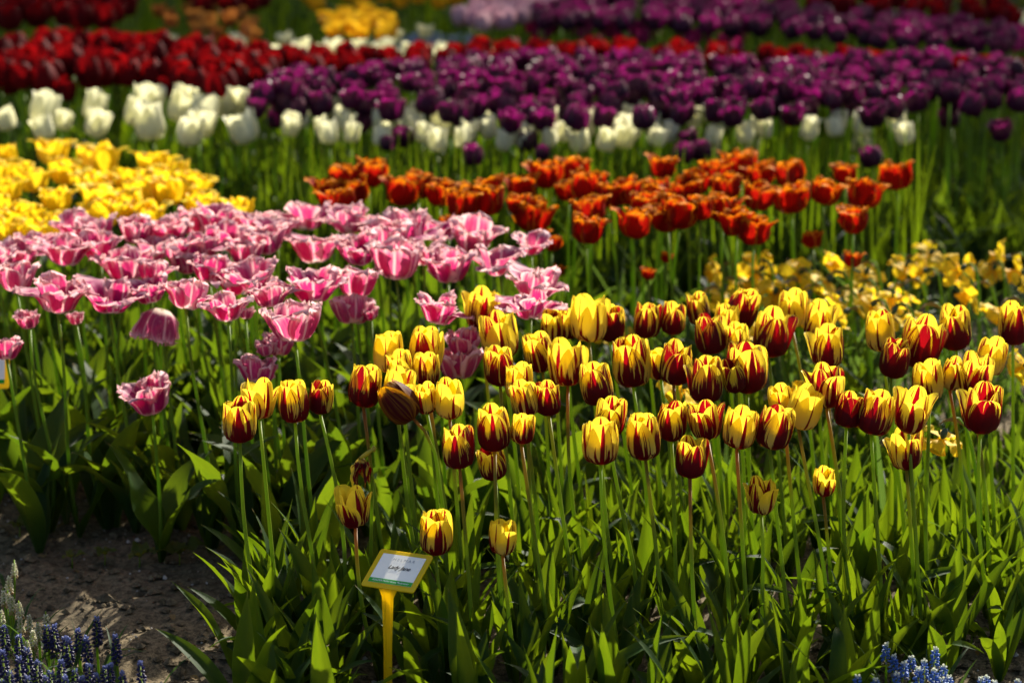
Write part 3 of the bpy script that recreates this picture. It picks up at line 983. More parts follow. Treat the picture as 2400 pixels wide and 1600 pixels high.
# ------------------------------------------------------------------ white, purple, red and farther tulips
EGG = dict(rp=(0.10, 0.66, 0.94, 1.03, 1.00, 0.90, .72), zp=(0, .045, .17, .36, .58, .80, 1.0), nu=4, nv=6, tippow=3.0)
def heads(mat, H, R, n=5, double=False, name='flower_head', flare=None, ruffle=.05, top=None):
    out = []
    for k in range(n):
        kw = dict(EGG, H=H, R=R, half=R_(62), ruffle=ruffle)
        if top:
            kw['rp'] = EGG['rp'][:5] + (.95, top)
        if flare:
            kw['rp'] = (0.10, 0.62, 0.90, 1.0, 1.04, 1.08, flare)
        if double:
            kw['half'] = R_(50)
            ly = [(5, 0, dict(kw)), (5, 36, dict(kw, R=R * .86, H=H * 1.05)), (4, 10, dict(kw, R=R * .6, H=H * 1.08))]
        else:
            ly = [(3, 60, dict(kw, R=R * .93, H=H * 1.03)), (3, 0, dict(kw))]
        out.append(bloom(name, mat, ly, 500 + k + int(R * 1e5)))
    return out

HD = {
    'white': heads(M['white'], .074, .029, 6, False, ruffle=.16, top=.95), 'purple': heads(M['purple'], .056, .029, 5, True, ruffle=.18) + heads(M['purple'], .054, .028, 4, True, flare=1.15, ruffle=.24), 'red': heads(M['red'], .066, .032, 6),
    'magenta': heads(M['magenta'], .06, .029, 3), 'lilac': heads(M['lilac'], .06, .029, 3, True), 'amber': heads(M['amber'], .055, .03, 3, flare=1.3),
    'gold': heads(M['gold'], .055, .032, 3, flare=1.3), 'smallwhite': heads(M['white'], .045, .026, 3, flare=1.4),
}
DIA = {'white': .066, 'purple': .062, 'red': .067, 'magenta': .06, 'lilac': .06, 'amber': .07, 'gold': .075, 'smallwhite': .06}

def far_tulip(kind, name, px, py, wd, h, lab, group, nleaf=2, lean=None):
    c = at(px, py, h)
    s = head_scale(wd, c, DIA[kind]) if wd else U(.88, 1.1)
    q = RY(U(-20, 20)) @ RX(U(-18, 12))
    foot = c - (q @ Vector((0, 0, 1))) * 0.03 * s
    root, d, sq = stand(name, foot, lean or (U(-.02, .035), U(-.03, .04)), 'pale')
    part('flower_head', rng.choice(HD[kind]), root, TR(d) @ q @ RZ(U(0, 360)) @ SC(s * U(.94, 1.06), s * U(.94, 1.06), s))
    plant_leaves(root, nleaf, FARLEAF, (.20, .30))
    return tag(root, lab, 'tulip', group), px, d.y + root.location.y

rng.seed(51)
WL = [(15, 279, 46), (98, 258, 64), (100, 301, 50), (146, 281, 42), (218, 252, 58), (222, 290, 58), (342, 242, 72), (346, 290, 76), (312, 266, 58), (418, 252, 72), (466, 266, 70), (438, 306, 64), (462, 292, 56), (515, 240, 60), (545, 238, 55), (560, 302, 66)]
rows = [far_tulip('white', 'white_tulip', px, py, wd, .40, '', '', 2) for px, py, wd in WL]
row_labels(rows, 'creamy white tulip', 'of the left clumps', 2, 'tulip', 'white tulips in the left clumps')
for p, px, py in fill([(640, 250), (900, 245), (1000, 262), (1300, 270), (1560, 252), (1700, 262), (2080, 280), (2080, 318), (1960, 300), (1700, 322), (1480, 330), (1000, 330), (640, 310)], .405, .054, 66):
    far_tulip('white', 'white_tulip', px, py, U(40, 50), .405, 'white tulip half screened by the stems of the purple tulips', 'white tulips among the purple stems', 2)
for px, py in ((1725, 345), (1640, 345), (1975, 335), (1990, 345)):
    far_tulip('white', 'white_tulip', px, py, 40, .30, 'low white tulip behind the orange bed', 'low white tulips behind the orange bed', 1)

rng.seed(61)
PUR = 'double purple tulips in the long middle bed'
for p, px, py in fill([(585, 250), (600, 205), (640, 172), (760, 175), (1000, 145), (1250, 130), (1500, 135), (1700, 150), (1900, 140), (2150, 135), (2370, 160), (2370, 232), (2230, 240), (2050, 230), (1800, 235), (1500, 225), (1250, 215), (1050, 210), (850, 205), (660, 215)], .47, .0585, 180):
    far_tulip('purple', 'purple_tulip', px, py, U(40, 60), .47 + U(-.02, .015), 'dark purple double tulip in the dense middle of the long purple bed', PUR)
for p, px, py in fill([(575, 245), (640, 222), (900, 215), (1050, 225), (1500, 235), (1900, 240), (2080, 245), (2080, 258), (1900, 268), (1600, 268), (1300, 278), (1080, 280), (930, 258), (700, 235), (640, 285), (590, 262)], .46, .056, 46):
    far_tulip('purple', 'purple_tulip', px, py, U(50, 62), .46 + U(-.03, .01), 'dark purple double tulip hanging over the white tulips along the bed\'s near edge', PUR)
for px, py in ((630, 275), (890, 330), (925, 315), (1085, 355), (1210, 325), (1245, 350), (1120, 295), (840, 260), (830, 285), (2000, 360), (1580, 320), (1610, 345), (2180, 270), (2190, 240), (2300, 300), (1570, 350)):
    far_tulip('purple', 'purple_tulip', px, py, U(36, 52), .40, 'stray dark purple tulip hanging low below the purple bed', 'stray purple tulips below the purple bed', 1)

rng.seed(71)
for p, px, py in fill([(-10, 125), (60, 100), (250, 98), (450, 108), (560, 120), (640, 122), (640, 160), (590, 195), (500, 205), (430, 190), (280, 175), (130, 190), (-10, 180)], .45, .064, 74):
    far_tulip('red', 'red_tulip', px, py, U(54, 64), .45 + U(-.012, .012), 'deep red tulip in the dense red bed at upper left', 'red tulips in the upper left bed')
for px, py in ((150, 208), (500, 212), (20, 192), (570, 188), (385, 198)):
    far_tulip('red', 'red_tulip', px, py, 54, .42, 'deep red tulip at the ragged near edge of the upper left red bed', 'red tulips along the near edge of the red bed')
for p, px, py in fill([(620, 130), (800, 128), (1100, 118), (1400, 112), (1700, 128), (2000, 140), (2352, 165), (2352, 180), (2000, 158), (1700, 148), (1400, 136), (1100, 142), (900, 160), (620, 165)], .45, .066, 58):
    far_tulip('red', 'red_tulip', px, py, U(50, 60), .45, 'red tulip showing in the strip behind the purple bed', 'red tulips behind the purple bed', 1)

rng.seed(81)
for p, px, py in fill([(590, 112), (800, 100), (1060, 112), (1140, 124), (1060, 134), (800, 122), (600, 128)], .42, .075, 22):
    far_tulip('smallwhite', 'white_daffodil', px, py, U(36, 44), .42, 'blurred white flower in the line behind the red tulips', 'white flowers in the line behind the red tulips', 1)
for px, py in ((148, 52), (258, 92), (390, 90), (548, 93), (655, 88), (770, 78), (978, 70), (1130, 48), (905, 78), (1100, 62)):
    far_tulip('smallwhite', 'white_daffodil', px, py, 38, .38, 'single white flower dotted in the green strip at the top', 'white flowers dotted in the far green strip', 1)
for p, px, py in fill([(-10, -30), (300, -30), (290, 15), (240, 45), (120, 40), (-10, 52)], .45, .075, 55):
    far_tulip('red', 'red_tulip', px, py, U(46, 54), .45, 'dark red tulip in the far bed at the top left corner', 'red tulips in the far top left bed', 1)
for p, px, py in fill([(430, -20), (610, -20), (590, 12), (450, 14)], .45, .08, 14):
    far_tulip('red', 'red_tulip', px, py, 46, .45, 'dark red tulip at the top edge above the amber flowers', 'red tulips above the amber flowers', 1)
for p, px, py in fill([(360, 22), (480, 15), (600, 40), (590, 88), (510, 82), (390, 50)], .42, .11, 15):
    far_tulip('amber', 'amber_tulip', px, py, U(34, 44), .42, 'blurred amber tulip in the loose far clump', 'amber tulips in the far clump', 1)
for p, px, py in fill([(738, 35), (860, 28), (905, 60), (900, 82), (760, 72)], .42, .062, 26):
    far_tulip('gold', 'golden_daffodil', px, py, U(38, 48), .42, 'golden yellow flower in the far clump at the top', 'golden flowers in the far clump', 1)
for p, px, py in fill([(660, -25), (1180, -25), (1150, 6), (880, 2), (680, 8)], .42, .12, 20):
    far_tulip('gold', 'golden_daffodil', px, py, 44, .42, 'golden flower cut by the top edge of the picture', 'golden flowers along the top edge', 1)
for p, px, py in fill([(1050, 42), (1100, 12), (1300, 5), (1310, 28), (1180, 48), (1090, 52)], .45, .065, 34):
    far_tulip('lilac', 'lilac_tulip', px, py, U(38, 46), .45, 'pale lilac pink tulip in the far clump beside the purple', 'lilac tulips in the far clump', 1)
for p, px, py in fill([(1215, 58), (1350, 45), (1500, 70), (1700, 80), (1690, 108), (1540, 90), (1380, 78), (1230, 78)], .40, .08, 22):
    far_tulip('magenta', 'magenta_tulip', px, py, U(32, 40), .40, 'small magenta tulip below the far purple bed', 'magenta tulips below the far purple bed', 1)
PF = 'purple tulips in the far bed'
for p, px, py in fill([(1230, 28), (1350, -8), (1700, -5), (1850, 25), (2100, 40), (2330, 70), (2300, 110), (2050, 98), (1800, 70), (1500, 55), (1250, 52)], .47, .071, 120):
    far_tulip('purple', 'purple_tulip', px, py, U(40, 48), .47, 'dark purple tulip in the far bed at the upper right', PF, 1)
for p, px, py in fill([(1780, 5), (2000, -10), (2300, 10), (2330, 45), (2100, 32), (1850, 16)], .48, .085, 46):
    far_tulip('red', 'red_tulip', px, py, U(40, 48), .48, 'dark red tulip in the far bed at the upper right', 'red tulips in the far upper right bed', 1)
for px, py in ((2315, 88), (2340, 78), (2350, 96), (2330, 100), (2300, 98), (2362, 85)):
    far_tulip('magenta', 'magenta_tulip', px, py, 38, .44, 'pink magenta tulip at the upper right edge', 'magenta tulips at the upper right edge', 1)
for px, py in ((2340, 38), (2360, 45), (2325, 50)):
    far_tulip('smallwhite', 'white_daffodil', px, py, 44, .45, 'white flower at the upper right edge', 'white flowers at the upper right edge', 1)

# ------------------------------------------------------------------ daffodils
DP = [petal('petal', M['daff'], H=0.004, R=0.036, rp=(0.10, 0.30, 0.52, 0.70, 0.86, 0.95, U(.95, 1.05)), zp=(0, .4, U(-.5, 1), U(0, 2), U(0, 3), U(-1, 4), U(-2, 5)), half=R_(27), ruffle=.14, seed=400 + k, nu=4, nv=6, tippow=2.6) for k in range(6)]
V, F, UV = tube([(0, 0, z) for z in (0, .006, .014, .021, .026)], [.006, .0085, .0105, .0125, .0165], 12, cap=False)
V = [Vector((p.x * (1 + .12 * math.sin(i * 2.4) * (i >= 48)), p.y * (1 + .12 * math.cos(i * 2.1) * (i >= 48)), p.z)) for i, p in enumerate(V)]
CORONA = mesh('corona', V, F, M['corona'], UV)
NECK, ENDS = [], []
for k in range(4):
    path = [(0, 0, 0), (.004, 0, .09), (.0, 0, .18), (.004, 0, .25), (.010, 0, .285), (.020, 0, .302), (.034, 0, .304), (.045, 0, .296 - .004 * k)]
    V, F, UV = tube(path, [.0036, .0034, .0032, .003, .0028, .0026, .0024, .0024], 6)
    NECK.append(mesh('stem', V, F, M['pale_stem'], UV))
    ENDS.append((Vector(path[-1]), (Vector(path[-1]) - Vector(path[-2])).normalized()))
V, F, UV = tube([(0, 0, -.006), (0, 0, -.002), (0, 0, .004), (0, 0, .010), (0, 0, .014)], [.002, .005, .0062, .0055, .003], 8)
OVARY = mesh('ovary', V, F, M['ovary'], UV)
V, F, UV = leaf_data(.05, .016, R_(60), R_(130), .9, .6, .3, 3, 6, 3)
SPATHE = mesh('spathe', V, F, M['spathe'], UV)

def daffodil(px, py, h):
    c = at(px, py, h)
    k = rng.randrange(4)
    e, t = ENDS[k]
    ang = 180 + U(-70, 70)
    sc = (h + .012) / .30
    off = RZ(ang) @ (e * sc)
    base = Vector((c.x - off.x + .03, c.y - off.y, 0)); base.z = gz(base.x, base.y)
    root = empty('daffodil', base)
    lean = RY(-5 + U(-4, 4))
    part('stem', NECK[k], root, lean @ RZ(ang) @ SC(1, 1, sc))
    p = lean @ RZ(ang) @ Vector((e.x, e.y, e.z * sc))
    t2 = (lean @ RZ(ang) @ (t + Vector((0, 0, U(-.5, .7))))).normalized()
    q = t2.to_track_quat('Z', 'Y').to_matrix().to_4x4()
    part('ovary', OVARY, root, TR(p) @ q)
    a0 = U(0, 360)
    s = U(.95, 1.2)
    for j in range(6):
        part('petal', rng.choice(DP), root, TR(p) @ q @ TR((0, 0, .014)) @ RZ(a0 + j * 60 + U(-8, 8)) @ RY(U(-16, 12)) @ SC(s))
    part('corona', CORONA, root, TR(p) @ q @ TR((0, 0, .013)) @ SC(s))
    part('spathe', SPATHE, root, TR(lean @ RZ(ang) @ Vector((.012, 0, .288 * sc))) @ RZ(ang + U(-20, 20)))
    plant_leaves(root, rng.choice((2, 3)), STRAP, (.22, .36))
    return root, px, base.y

rng.seed(91)
DF = [(1665, 597), (1655, 632), (1725, 620), (1760, 592), (1790, 640), (1845, 650), (1870, 690), (1940, 660), (1925, 700), (1985, 640), (1955, 585), (2000, 600), (2060, 580), (2115, 610),
      (2080, 640), (2140, 538), (2190, 620), (2245, 645), (2270, 590), (2330, 575), (2345, 610), (2030, 690), (2130, 700), (1610, 655), (1990, 680),
      (2065, 650), (2320, 690), (1780, 700), (1840, 620), (2140, 735),
      (1990, 890), (2190, 945), (1570, 870), (1420, 705), (2340, 820), (1840, 905), (1760, 650), (1900, 625)]
rows = [daffodil(px + U(-4, 4), py, .30 + U(-.02, .02)) for px, py in DF]
row_labels(rows, 'nodding faded daffodil', 'of the daffodil patch', 3, 'daffodil', 'fading daffodils behind the striped tulips')
it = []
for p, px, py in fill([(1250, 760), (1650, 640), (2370, 600), (2370, 1000), (2000, 1050), (1300, 1080)], 0, .035, 260):
    V, F, UV = leaf_data(U(.22, .38), U(.008, .013), R_(U(5, 40)), R_(U(40, 115)), .4, U(-1, 1), .2, 2, 8, int(px))
    it.append(xf((V, F, UV), TR((p.x, p.y, 0)) @ RZ(U(0, 360))))
stuff('daffodil_foliage', it, M['strap'], 'tangle of flopped strap leaves below the daffodils')

# ------------------------------------------------------------------ green undergrowth of the beds
def undergrowth(name, poly, n, gap, L, W, mat, lab, a0=(2, 22), a1=(5, 70)):
    it = []
    for p, px, py in fill(poly, 0, gap, n, 60000):
        for _ in range(2):
            V, F, UV = leaf_data(U(*L), U(*W), R_(U(*a0)), R_(U(*a1)), U(.2, .6), U(-.8, .8), .2, 2, 5, rng.randrange(9999))
            it.append(xf((V, F, UV), TR((p.x + U(-.02, .02), p.y + U(-.02, .02), -.01)) @ RZ(U(0, 360))))
    stuff(name, it, mat, lab)

rng.seed(101)
undergrowth('tulip_foliage', [(-60, 1080), (1000, 1000), (1280, 900), (1280, 720), (620, 640), (-60, 720)], 420, .040, (.15, .28), (.030, .055), M['broad_leaf'], 'dense green leaves and stems beneath the pink tulips')
undergrowth('tulip_foliage', [(1000, 740), (1500, 760), (2400, 700), (2400, 480), (700, 500), (700, 640)], 520, .045, (.18, .30), (.025, .05), M['broad_leaf'], 'dense green leaves beneath the orange tulips')
undergrowth('tulip_foliage', [(-60, 720), (700, 640), (700, 500), (-60, 420)], 420, .05, (.14, .26), (.025, .05), M['leaf'], 'green leaves between the yellow and the white tulips')
undergrowth('tulip_foliage', [(-60, 420), (640, 500), (2420, 520), (2420, 260), (-60, 240)], 1500, .05, (.20, .33), (.018, .04), M['leaf'], 'thicket of green stems and leaves below the purple and white tulips')
undergrowth('tulip_foliage', [(-80, 260), (2440, 280), (2440, 90), (-80, 90)], 2200, .07, (.20, .34), (.02, .045), M['leaf'], 'green leaves of the far flower beds')
undergrowth('tulip_foliage', [(-100, 90), (2460, 90), (2460, -60), (-100, -60)], 1500, .11, (.20, .36), (.02, .05), M['leaf'], 'green leaves of the farthest flower beds')
undergrowth('tulip_foliage', [(1000, 1060), (2400, 1000), (2400, 1300), (1100, 1300)], 300, .036, (.09, .17), (.014, .028), M['broad_leaf'], 'green leaves between the stems at the back of the striped bed')

# far band of small blue flowers
def bell(r=1.0):
    V, F, UV = [], [], []
    prof = [(0.2, 0), (.75, .25), (.95, .9), (.8, 1.5), (.45, 1.9), (.6, 2.05)]
    for j, (a, z) in enumerate(prof):
        for k in range(6):
            q = k * math.pi / 3
            V.append((a * math.cos(q) * r, a * math.sin(q) * r, z * r)); UV.append((k / 6, j / 5))
    for j in range(5):
        for k in range(6):
            F.append((j * 6 + k, j * 6 + (k + 1) % 6, (j + 1) * 6 + (k + 1) % 6, (j + 1) * 6 + k))
    return V, F, UV

def spike(name, mat, n, seed, H=.040, R=.0072, fade=0.25):
    """a grape hyacinth's cone of little bells; uv.y says how high on the spike a bell sits"""
    r = random.Random(seed)
    V, F, UV = [], [], []
    for k in range(n):
        t = (k + .5) / n
        z = H * t
        rad = R * (0.95 - 0.55 * max(0, t - .35) / .65) * (0.8 + .2 * min(1, t * 5))
        a = k * 137.5 + r.uniform(-12, 12)
        down = 118 - 95 * t ** 2.2 + r.uniform(-12, 12)
        s = .0029 * (1.05 - .35 * t) * r.uniform(.85, 1.15)
        if t < fade and r.random() < .5: s *= .6
        v, f, uv = xf(bell(s), TR((0, 0, z)) @ RZ(a) @ TR((rad * .35, 0, 0)) @ RY(down))
        o = len(V)
        V += [tuple(p) for p in v]
        F += [tuple(i + o for i in q) for q in f]
        UV += [(x, min(1, max(0, t + (y - .5) * .1))) for x, y in uv]
    return mesh(name, V, F, mat, UV)

def mat_spike(name, low, mid, top):
    n = NT(name)
    u, v = n.uv()
    rnd, _, _ = n.oinfo()
    d = n.mix(n.step(v, 0.10, 0.35), low, mid)
    d = n.mix(n.step(v, 0.80, 1.0), d, top)
    g = n.node('ShaderNodeNewGeometry')
    d = n.hsv(d, 0.5, 1.0, n.mad(n.noise(g.outputs['Position'], 260.0, 2.0), 0.9, n.mad(rnd, .3, .4)))
    return n.finish(d, n.hsv(d, .5, 1, 1.3), 0.25, 0.4, 0.4)

MB = mat_spike('blue_bells', (0.016, 0.012, 0.045), (0.018, 0.016, 0.085), (0.17, 0.20, 0.40))
MW = mat_spike('white_bells', (0.36, 0.24, 0.09), (0.56, 0.53, 0.34), (0.62, 0.60, 0.44))
ML = mat_spike('sky_blue_bells', (0.25, 0.20, 0.06), (0.07, 0.17, 0.50), (0.70, 0.72, 0.55))
SPK = {'blue': [spike('flower_spike', MB, 46, k, .046, .0100) for k in range(5)], 'white': [spike('flower_spike', MW, 40, 10 + k, .036, .0100) for k in range(4)], 'sky': [spike('flower_spike', ML, 34, 20 + k, .034, .0100, .45) for k in range(4)]}
V, F, UV = tube([(0, 0, 0), (.001, 0, .3), (-.001, 0, .7), (0, 0, 1)], [.0021, .002, .0018, .0012], 6)
MSTEM = mesh('stem', V, F, M['pale_stem'], UV)
MLEAF = leaf_set('muscari', M['strap'], 6, (.03, .05), (5, 30), (10, 90), nu=2, nv=7)

def muscari(kind, tx, ty, h):
    """tx, ty: where the tip shows, in the photo's own 2400 px"""
    c = at(tx * .98, ty * .98, h)
    kw = .78 if kind == 'white' else 1.0
    base = Vector((c.x + U(-.006, .006), c.y + U(-.008, .008), 0)); base.z = gz(base.x, base.y)
    root = empty('grape_hyacinth', base)
    d = c - base
    q = d.to_track_quat('Z', 'Y').to_matrix().to_4x4()
    part('stem', MSTEM, root, q @ SC(1, 1, d.length - .004))
    H = {'blue': .044, 'white': .034, 'sky': .030}[kind]
    part('flower_spike', rng.choice(SPK[kind]), root, q @ TR((0, 0, d.length - H)) @ RZ(U(0, 360)) @ SC(U(.9, 1.1) * kw, U(.9, 1.1) * kw, kw * U(.8, 1.1)))
    plant_leaves(root, 2, MLEAF, (.10, .17))
    return root, tx, base.y

rng.seed(111)
z4 = lambda L: [(x / 5.23, 1300 + y / 5.23) for x, y in L]
BL = z4([(1185, 780), (1410, 1000), (1715, 1320), (955, 930), (1060, 1060), (570, 820), (665, 910), (840, 1070), (790, 1030), (225, 960), (45, 850), (330, 1190), (230, 1280), (455, 1270), (750, 1310), (910, 1360), (1090, 1320),
         (1350, 1330), (1500, 1450), (1290, 1350), (620, 1380), (120, 1380), (1000, 1480), (560, 1500), (30, 1200), (1180, 1500), (800, 1520), (20, 1480), (340, 1500)])
WH = z4([(175, 30), (110, 230), (90, 400), (30, 380), (225, 530), (240, 740), (355, 700), (555, 660), (460, 790), (330, 1010), (8, 650), (140, 470), (400, 900)])
row_labels([muscari('blue', x, y, .115 + U(-.008, .012)) for x, y in BL], 'dark blue grape hyacinth', 'at lower left', 2, 'grape hyacinth', 'blue grape hyacinths at the lower left')
row_labels([muscari('white', x, y, .105 + U(-.008, .01)) for x, y in WH], 'creamy white grape hyacinth', 'behind the blue ones', 1, 'grape hyacinth', 'white grape hyacinths at the lower left')
SB = [(2000 + x / 5.88, 1480 + y / 5.88) for x, y in [(450, 205), (800, 325), (1130, 275), (700, 435), (980, 438), (1250, 490), (560, 350), (1120, 545), (1320, 640), (310, 635), (60, 610), (1760, 635), (1950, 665), (2270, 665), (900, 560), (600, 600), (1220, 640), (1840, 640)]]
row_labels([muscari('sky', x, y, .10 + U(-.006, .008)) for x, y in SB], 'sky blue grape hyacinth with white tip', 'at lower right', 1, 'grape hyacinth', 'sky blue grape hyacinths at the lower right')
it = []
for p, px, py in fill([(840, 108), (900, 95), (1080, 100), (1120, 112), (1000, 116)], .22, .035, 130):
    for k in range(9):
        it.append(xf(bell(.009), TR((p.x + U(-.01, .01), p.y + U(-.01, .01), p.z + U(-.03, .03))) @ RZ(U(0, 360)) @ RY(U(60, 120))))
stuff('blue_flower_drift', it, mat_flat('grey_blue_bells', (0.20, 0.27, 0.36), .6), 'drift of pale blue flowers in the far green strip')

# ------------------------------------------------------------------ small weeds on the bare soil
rng.seed(121)
WM = mat_leaf('weed_leaf', (0.050, 0.075, 0.012), (0.085, 0.095, 0.018), (0.2, 0.24, 0.012), (0.3, 0.28, 0.02))
WLF = []
for k in range(4):
    V, F, UV = leaf_data(1.0, U(.5, .7), R_(55), R_(115), .35, 0, .5, 6, 9, 700 + k, .3)
    V = [(x, y * (1 + .10 * (i % 2) * (abs(y) > .1)), z) for i, (x, y, z) in enumerate(V)]
    WLF.append(mesh('leaf', V, F, WM, UV))
for px, py, s, n, lab in ((320, 1290, .045, 3, 'small nettle-like weed with one broad yellowish leaf on the soil'), (412, 1290, .052, 3, 'small weed with two spread leaves below the pink bed'), (240, 1275, .026, 4, 'tiny yellow-green weed at the pink bed\'s edge'),
                          (165, 1290, .030, 3, 'tiny weed left on the bare soil'), (45, 1225, .030, 4, 'small weed at the far left edge of the soil'), (600, 1440, .035, 4, 'flat weed half dried beside the striped bed'), (2230, 1480, .03, 5, 'small lobed weed in the dark gap at lower right')):
    p = at(px, py, 0)
    r = tag(empty('weed', (p.x, p.y, gz(p.x, p.y))), lab, 'weed', 'small weeds on the soil')
    V, F, UV = tube([(0, 0, 0), (.001, 0, .012), (0, 0, .024)], [.0015, .0013, .001], 5)
    part('stem', mesh('stem', V, F, M['pale_stem'], UV), r)
    for k in range(n):
        part('leaf', rng.choice(WLF), r, TR((0, 0, .02)) @ RZ(360 / n * k + U(-25, 25) - 10) @ SC(s * U(.75, 1.1)))

# ------------------------------------------------------------------ name signs
SY = mat_flat('yellow_plastic', (0.92, 0.70, 0.01), 0.4, 0.4, 0.16, 28, (0.94, 0.70, 0.005), 0.5)
SW = mat_flat('label_paper', (0.90, 0.88, 0.77), 0.35, 0.3, 0.05, 90)
SG = mat_flat('green_print', (0.006, 0.33, 0.010), 0.4)
SK = mat_flat('black_print', (0.012, 0.012, 0.012), 0.5)
SP = mat_flat('faded_pencil', (0.33, 0.35, 0.37), 0.6)
SI = mat_flat('white_print', (0.72, 0.76, 0.72), 0.5)

def rounded(wd, ht, r, z0, z1, n=5):
    pts = []
    for cx, cy, a in ((wd / 2 - r, ht / 2 - r, 0), (-wd / 2 + r, ht / 2 - r, 90), (-wd / 2 + r, -ht / 2 + r, 180), (wd / 2 - r, -ht / 2 + r, 270)):
        for k in range(n + 1):
            q = R_(a + 90 * k / n)
            pts.append((cx + r * math.cos(q), cy + r * math.sin(q)))
    N = len(pts)
    V = [(x, y, z0) for x, y in pts] + [(x, y, z1) for x, y in pts]
    F = [tuple(range(N, 2 * N)), tuple(reversed(range(N)))] + [(k, (k + 1) % N, N + (k + 1) % N, N + k) for k in range(N)]
    return V, F

def slab(name, wd, ht, r, z0, z1, mat, parent, mt):
    V, F = rounded(wd, ht, r, z0, z1)
    return part(name, mesh(name, V, F, mat, None, False), parent, mt)

def text(s, size, mat, parent, mt, shear=0.0, bold=0.0, space=1.0):
    cu = bpy.data.curves.new('lettering', 'FONT')
    cu.body, cu.size, cu.shear, cu.offset, cu.space_character = s, size, shear, bold, space
    cu.align_x, cu.align_y = 'CENTER', 'CENTER'
    cu.materials.append(mat)
    tmp = bpy.data.objects.new('lettering', cu)
    me = bpy.data.meshes.new_from_object(tmp)
    bpy.data.objects.remove(tmp)
    return part('lettering', me, parent, mt)

def name_sign(c, foot, yaw_axis, lab, lines):
    e1, e2 = yaw_axis
    e3 = e1.cross(e2)
    P = Matrix((e1, e2, e3)).transposed().to_4x4()
    root = tag(empty('plant_sign', foot), lab, 'sign', 'yellow plant name signs')
    d = c - foot
    A = TR(d) @ P
    pl = slab('plate', .090, .074, .004, -.0011, .0011, SY, root, A)
    card = slab('label_card', 0.0735, .0570, .0004, .0012, .0016, SW, root, A @ TR((0, .0005, 0)))
    B = TR((0, 0, 0))
    slab('green_strip', .0735, .0082, .0003, .0017, .0019, SG, card, TR((0, -.0243, 0)))
    for (s, size, mt, x, y, sh, bo, spc) in lines:
        text(s, size, mt, card, TR((x, y, .0021)), sh, bo, spc)
    # stake: flared under the plate, then a ribbed bar
    top = d + e2 * -.036 - e3 * .002
    ft = Vector((0, 0, -.04))
    V, F = [], []
    N = 9
    for j in range(N):
        t = j / (N - 1)
        p = top.lerp(ft, t)
        hw = .0155 if j == 0 else (.0100 if j == 1 else .0082 if j == 2 else .0064)
        if j == 1: p = top.lerp(ft, .05)
        if j == 2: p = top.lerp(ft, .12)
        dep = .0022 + .0015 * min(1, t * 4)
        ax = (e1 if j < 2 else Vector((1, -.25, 0)).normalized())
        fw = Vector((0.2, -1, .0)).normalized()
        for a, b in ((-1, .35), (-.55, 1), (-.4, .55), (.4, .55), (.55, 1), (1, .35), (1, -.8), (-1, -.8)):
            V.append(p + ax * hw * a + fw * dep * b)
    for j in range(N - 1):
        for k in range(8):
            F.append((j * 8 + k, j * 8 + (k + 1) % 8, (j + 1) * 8 + (k + 1) % 8, (j + 1) * 8 + k))
    F.append(tuple(range(8)))
    part('stake', mesh('stake', V, F, SY, None, False), root)
    return root

# directions of the plate's edges, camera frame (right, up, towards the camera) turned into the world
def world(v):
    x, y, z = v
    return Vector((x, y * math.sin(PITCH) - z * math.cos(PITCH), y * math.cos(PITCH) + z * math.sin(PITCH)))

e1 = world((119, -11, 60)).normalized()
e2 = world((43, 76, -71.3))
e2 = (e2 - e1 * e2.dot(e1)).normalized()
c = at(931 * .98, 1337 * .98, .205)
ft = Vector((c.x - .016, c.y - .02, 0)); ft.z = gz(ft.x, ft.y)
name_sign(c, ft, (e1, e2), 'yellow plastic name sign on a stake reading Lady Jane, in front of the striped tulips',
          [('HELMAR', .0074, SP, .003, .0185, .15, 0, 1.5), ('Lady Jane', .0104, SK, .002, .0035, .35, .00016, .95), ('POLDERTUIN \u2022Anna Paulowna\u2022', .0047, SI, 0, -.0243, .2, .00006, 1.0)])
c = at(-36, 850, .27)
ft = Vector((c.x, c.y + .01, 0)); ft.z = gz(ft.x, ft.y)
name_sign(c, ft, (Vector((1, .1, 0)).normalized(), Vector((-.06, .6, .8)).normalized()), 'yellow name sign cut off by the left edge, among the pink tulip stems', [])

undergrowth('tulip_stems', [(610, 770), (2100, 770), (2100, 665), (610, 665)], 200, .036, (.36, .47), (.005, .009), M['leaf'], 'crowd of slim green stems under the purple tulips', (0, 11), (0, 16))

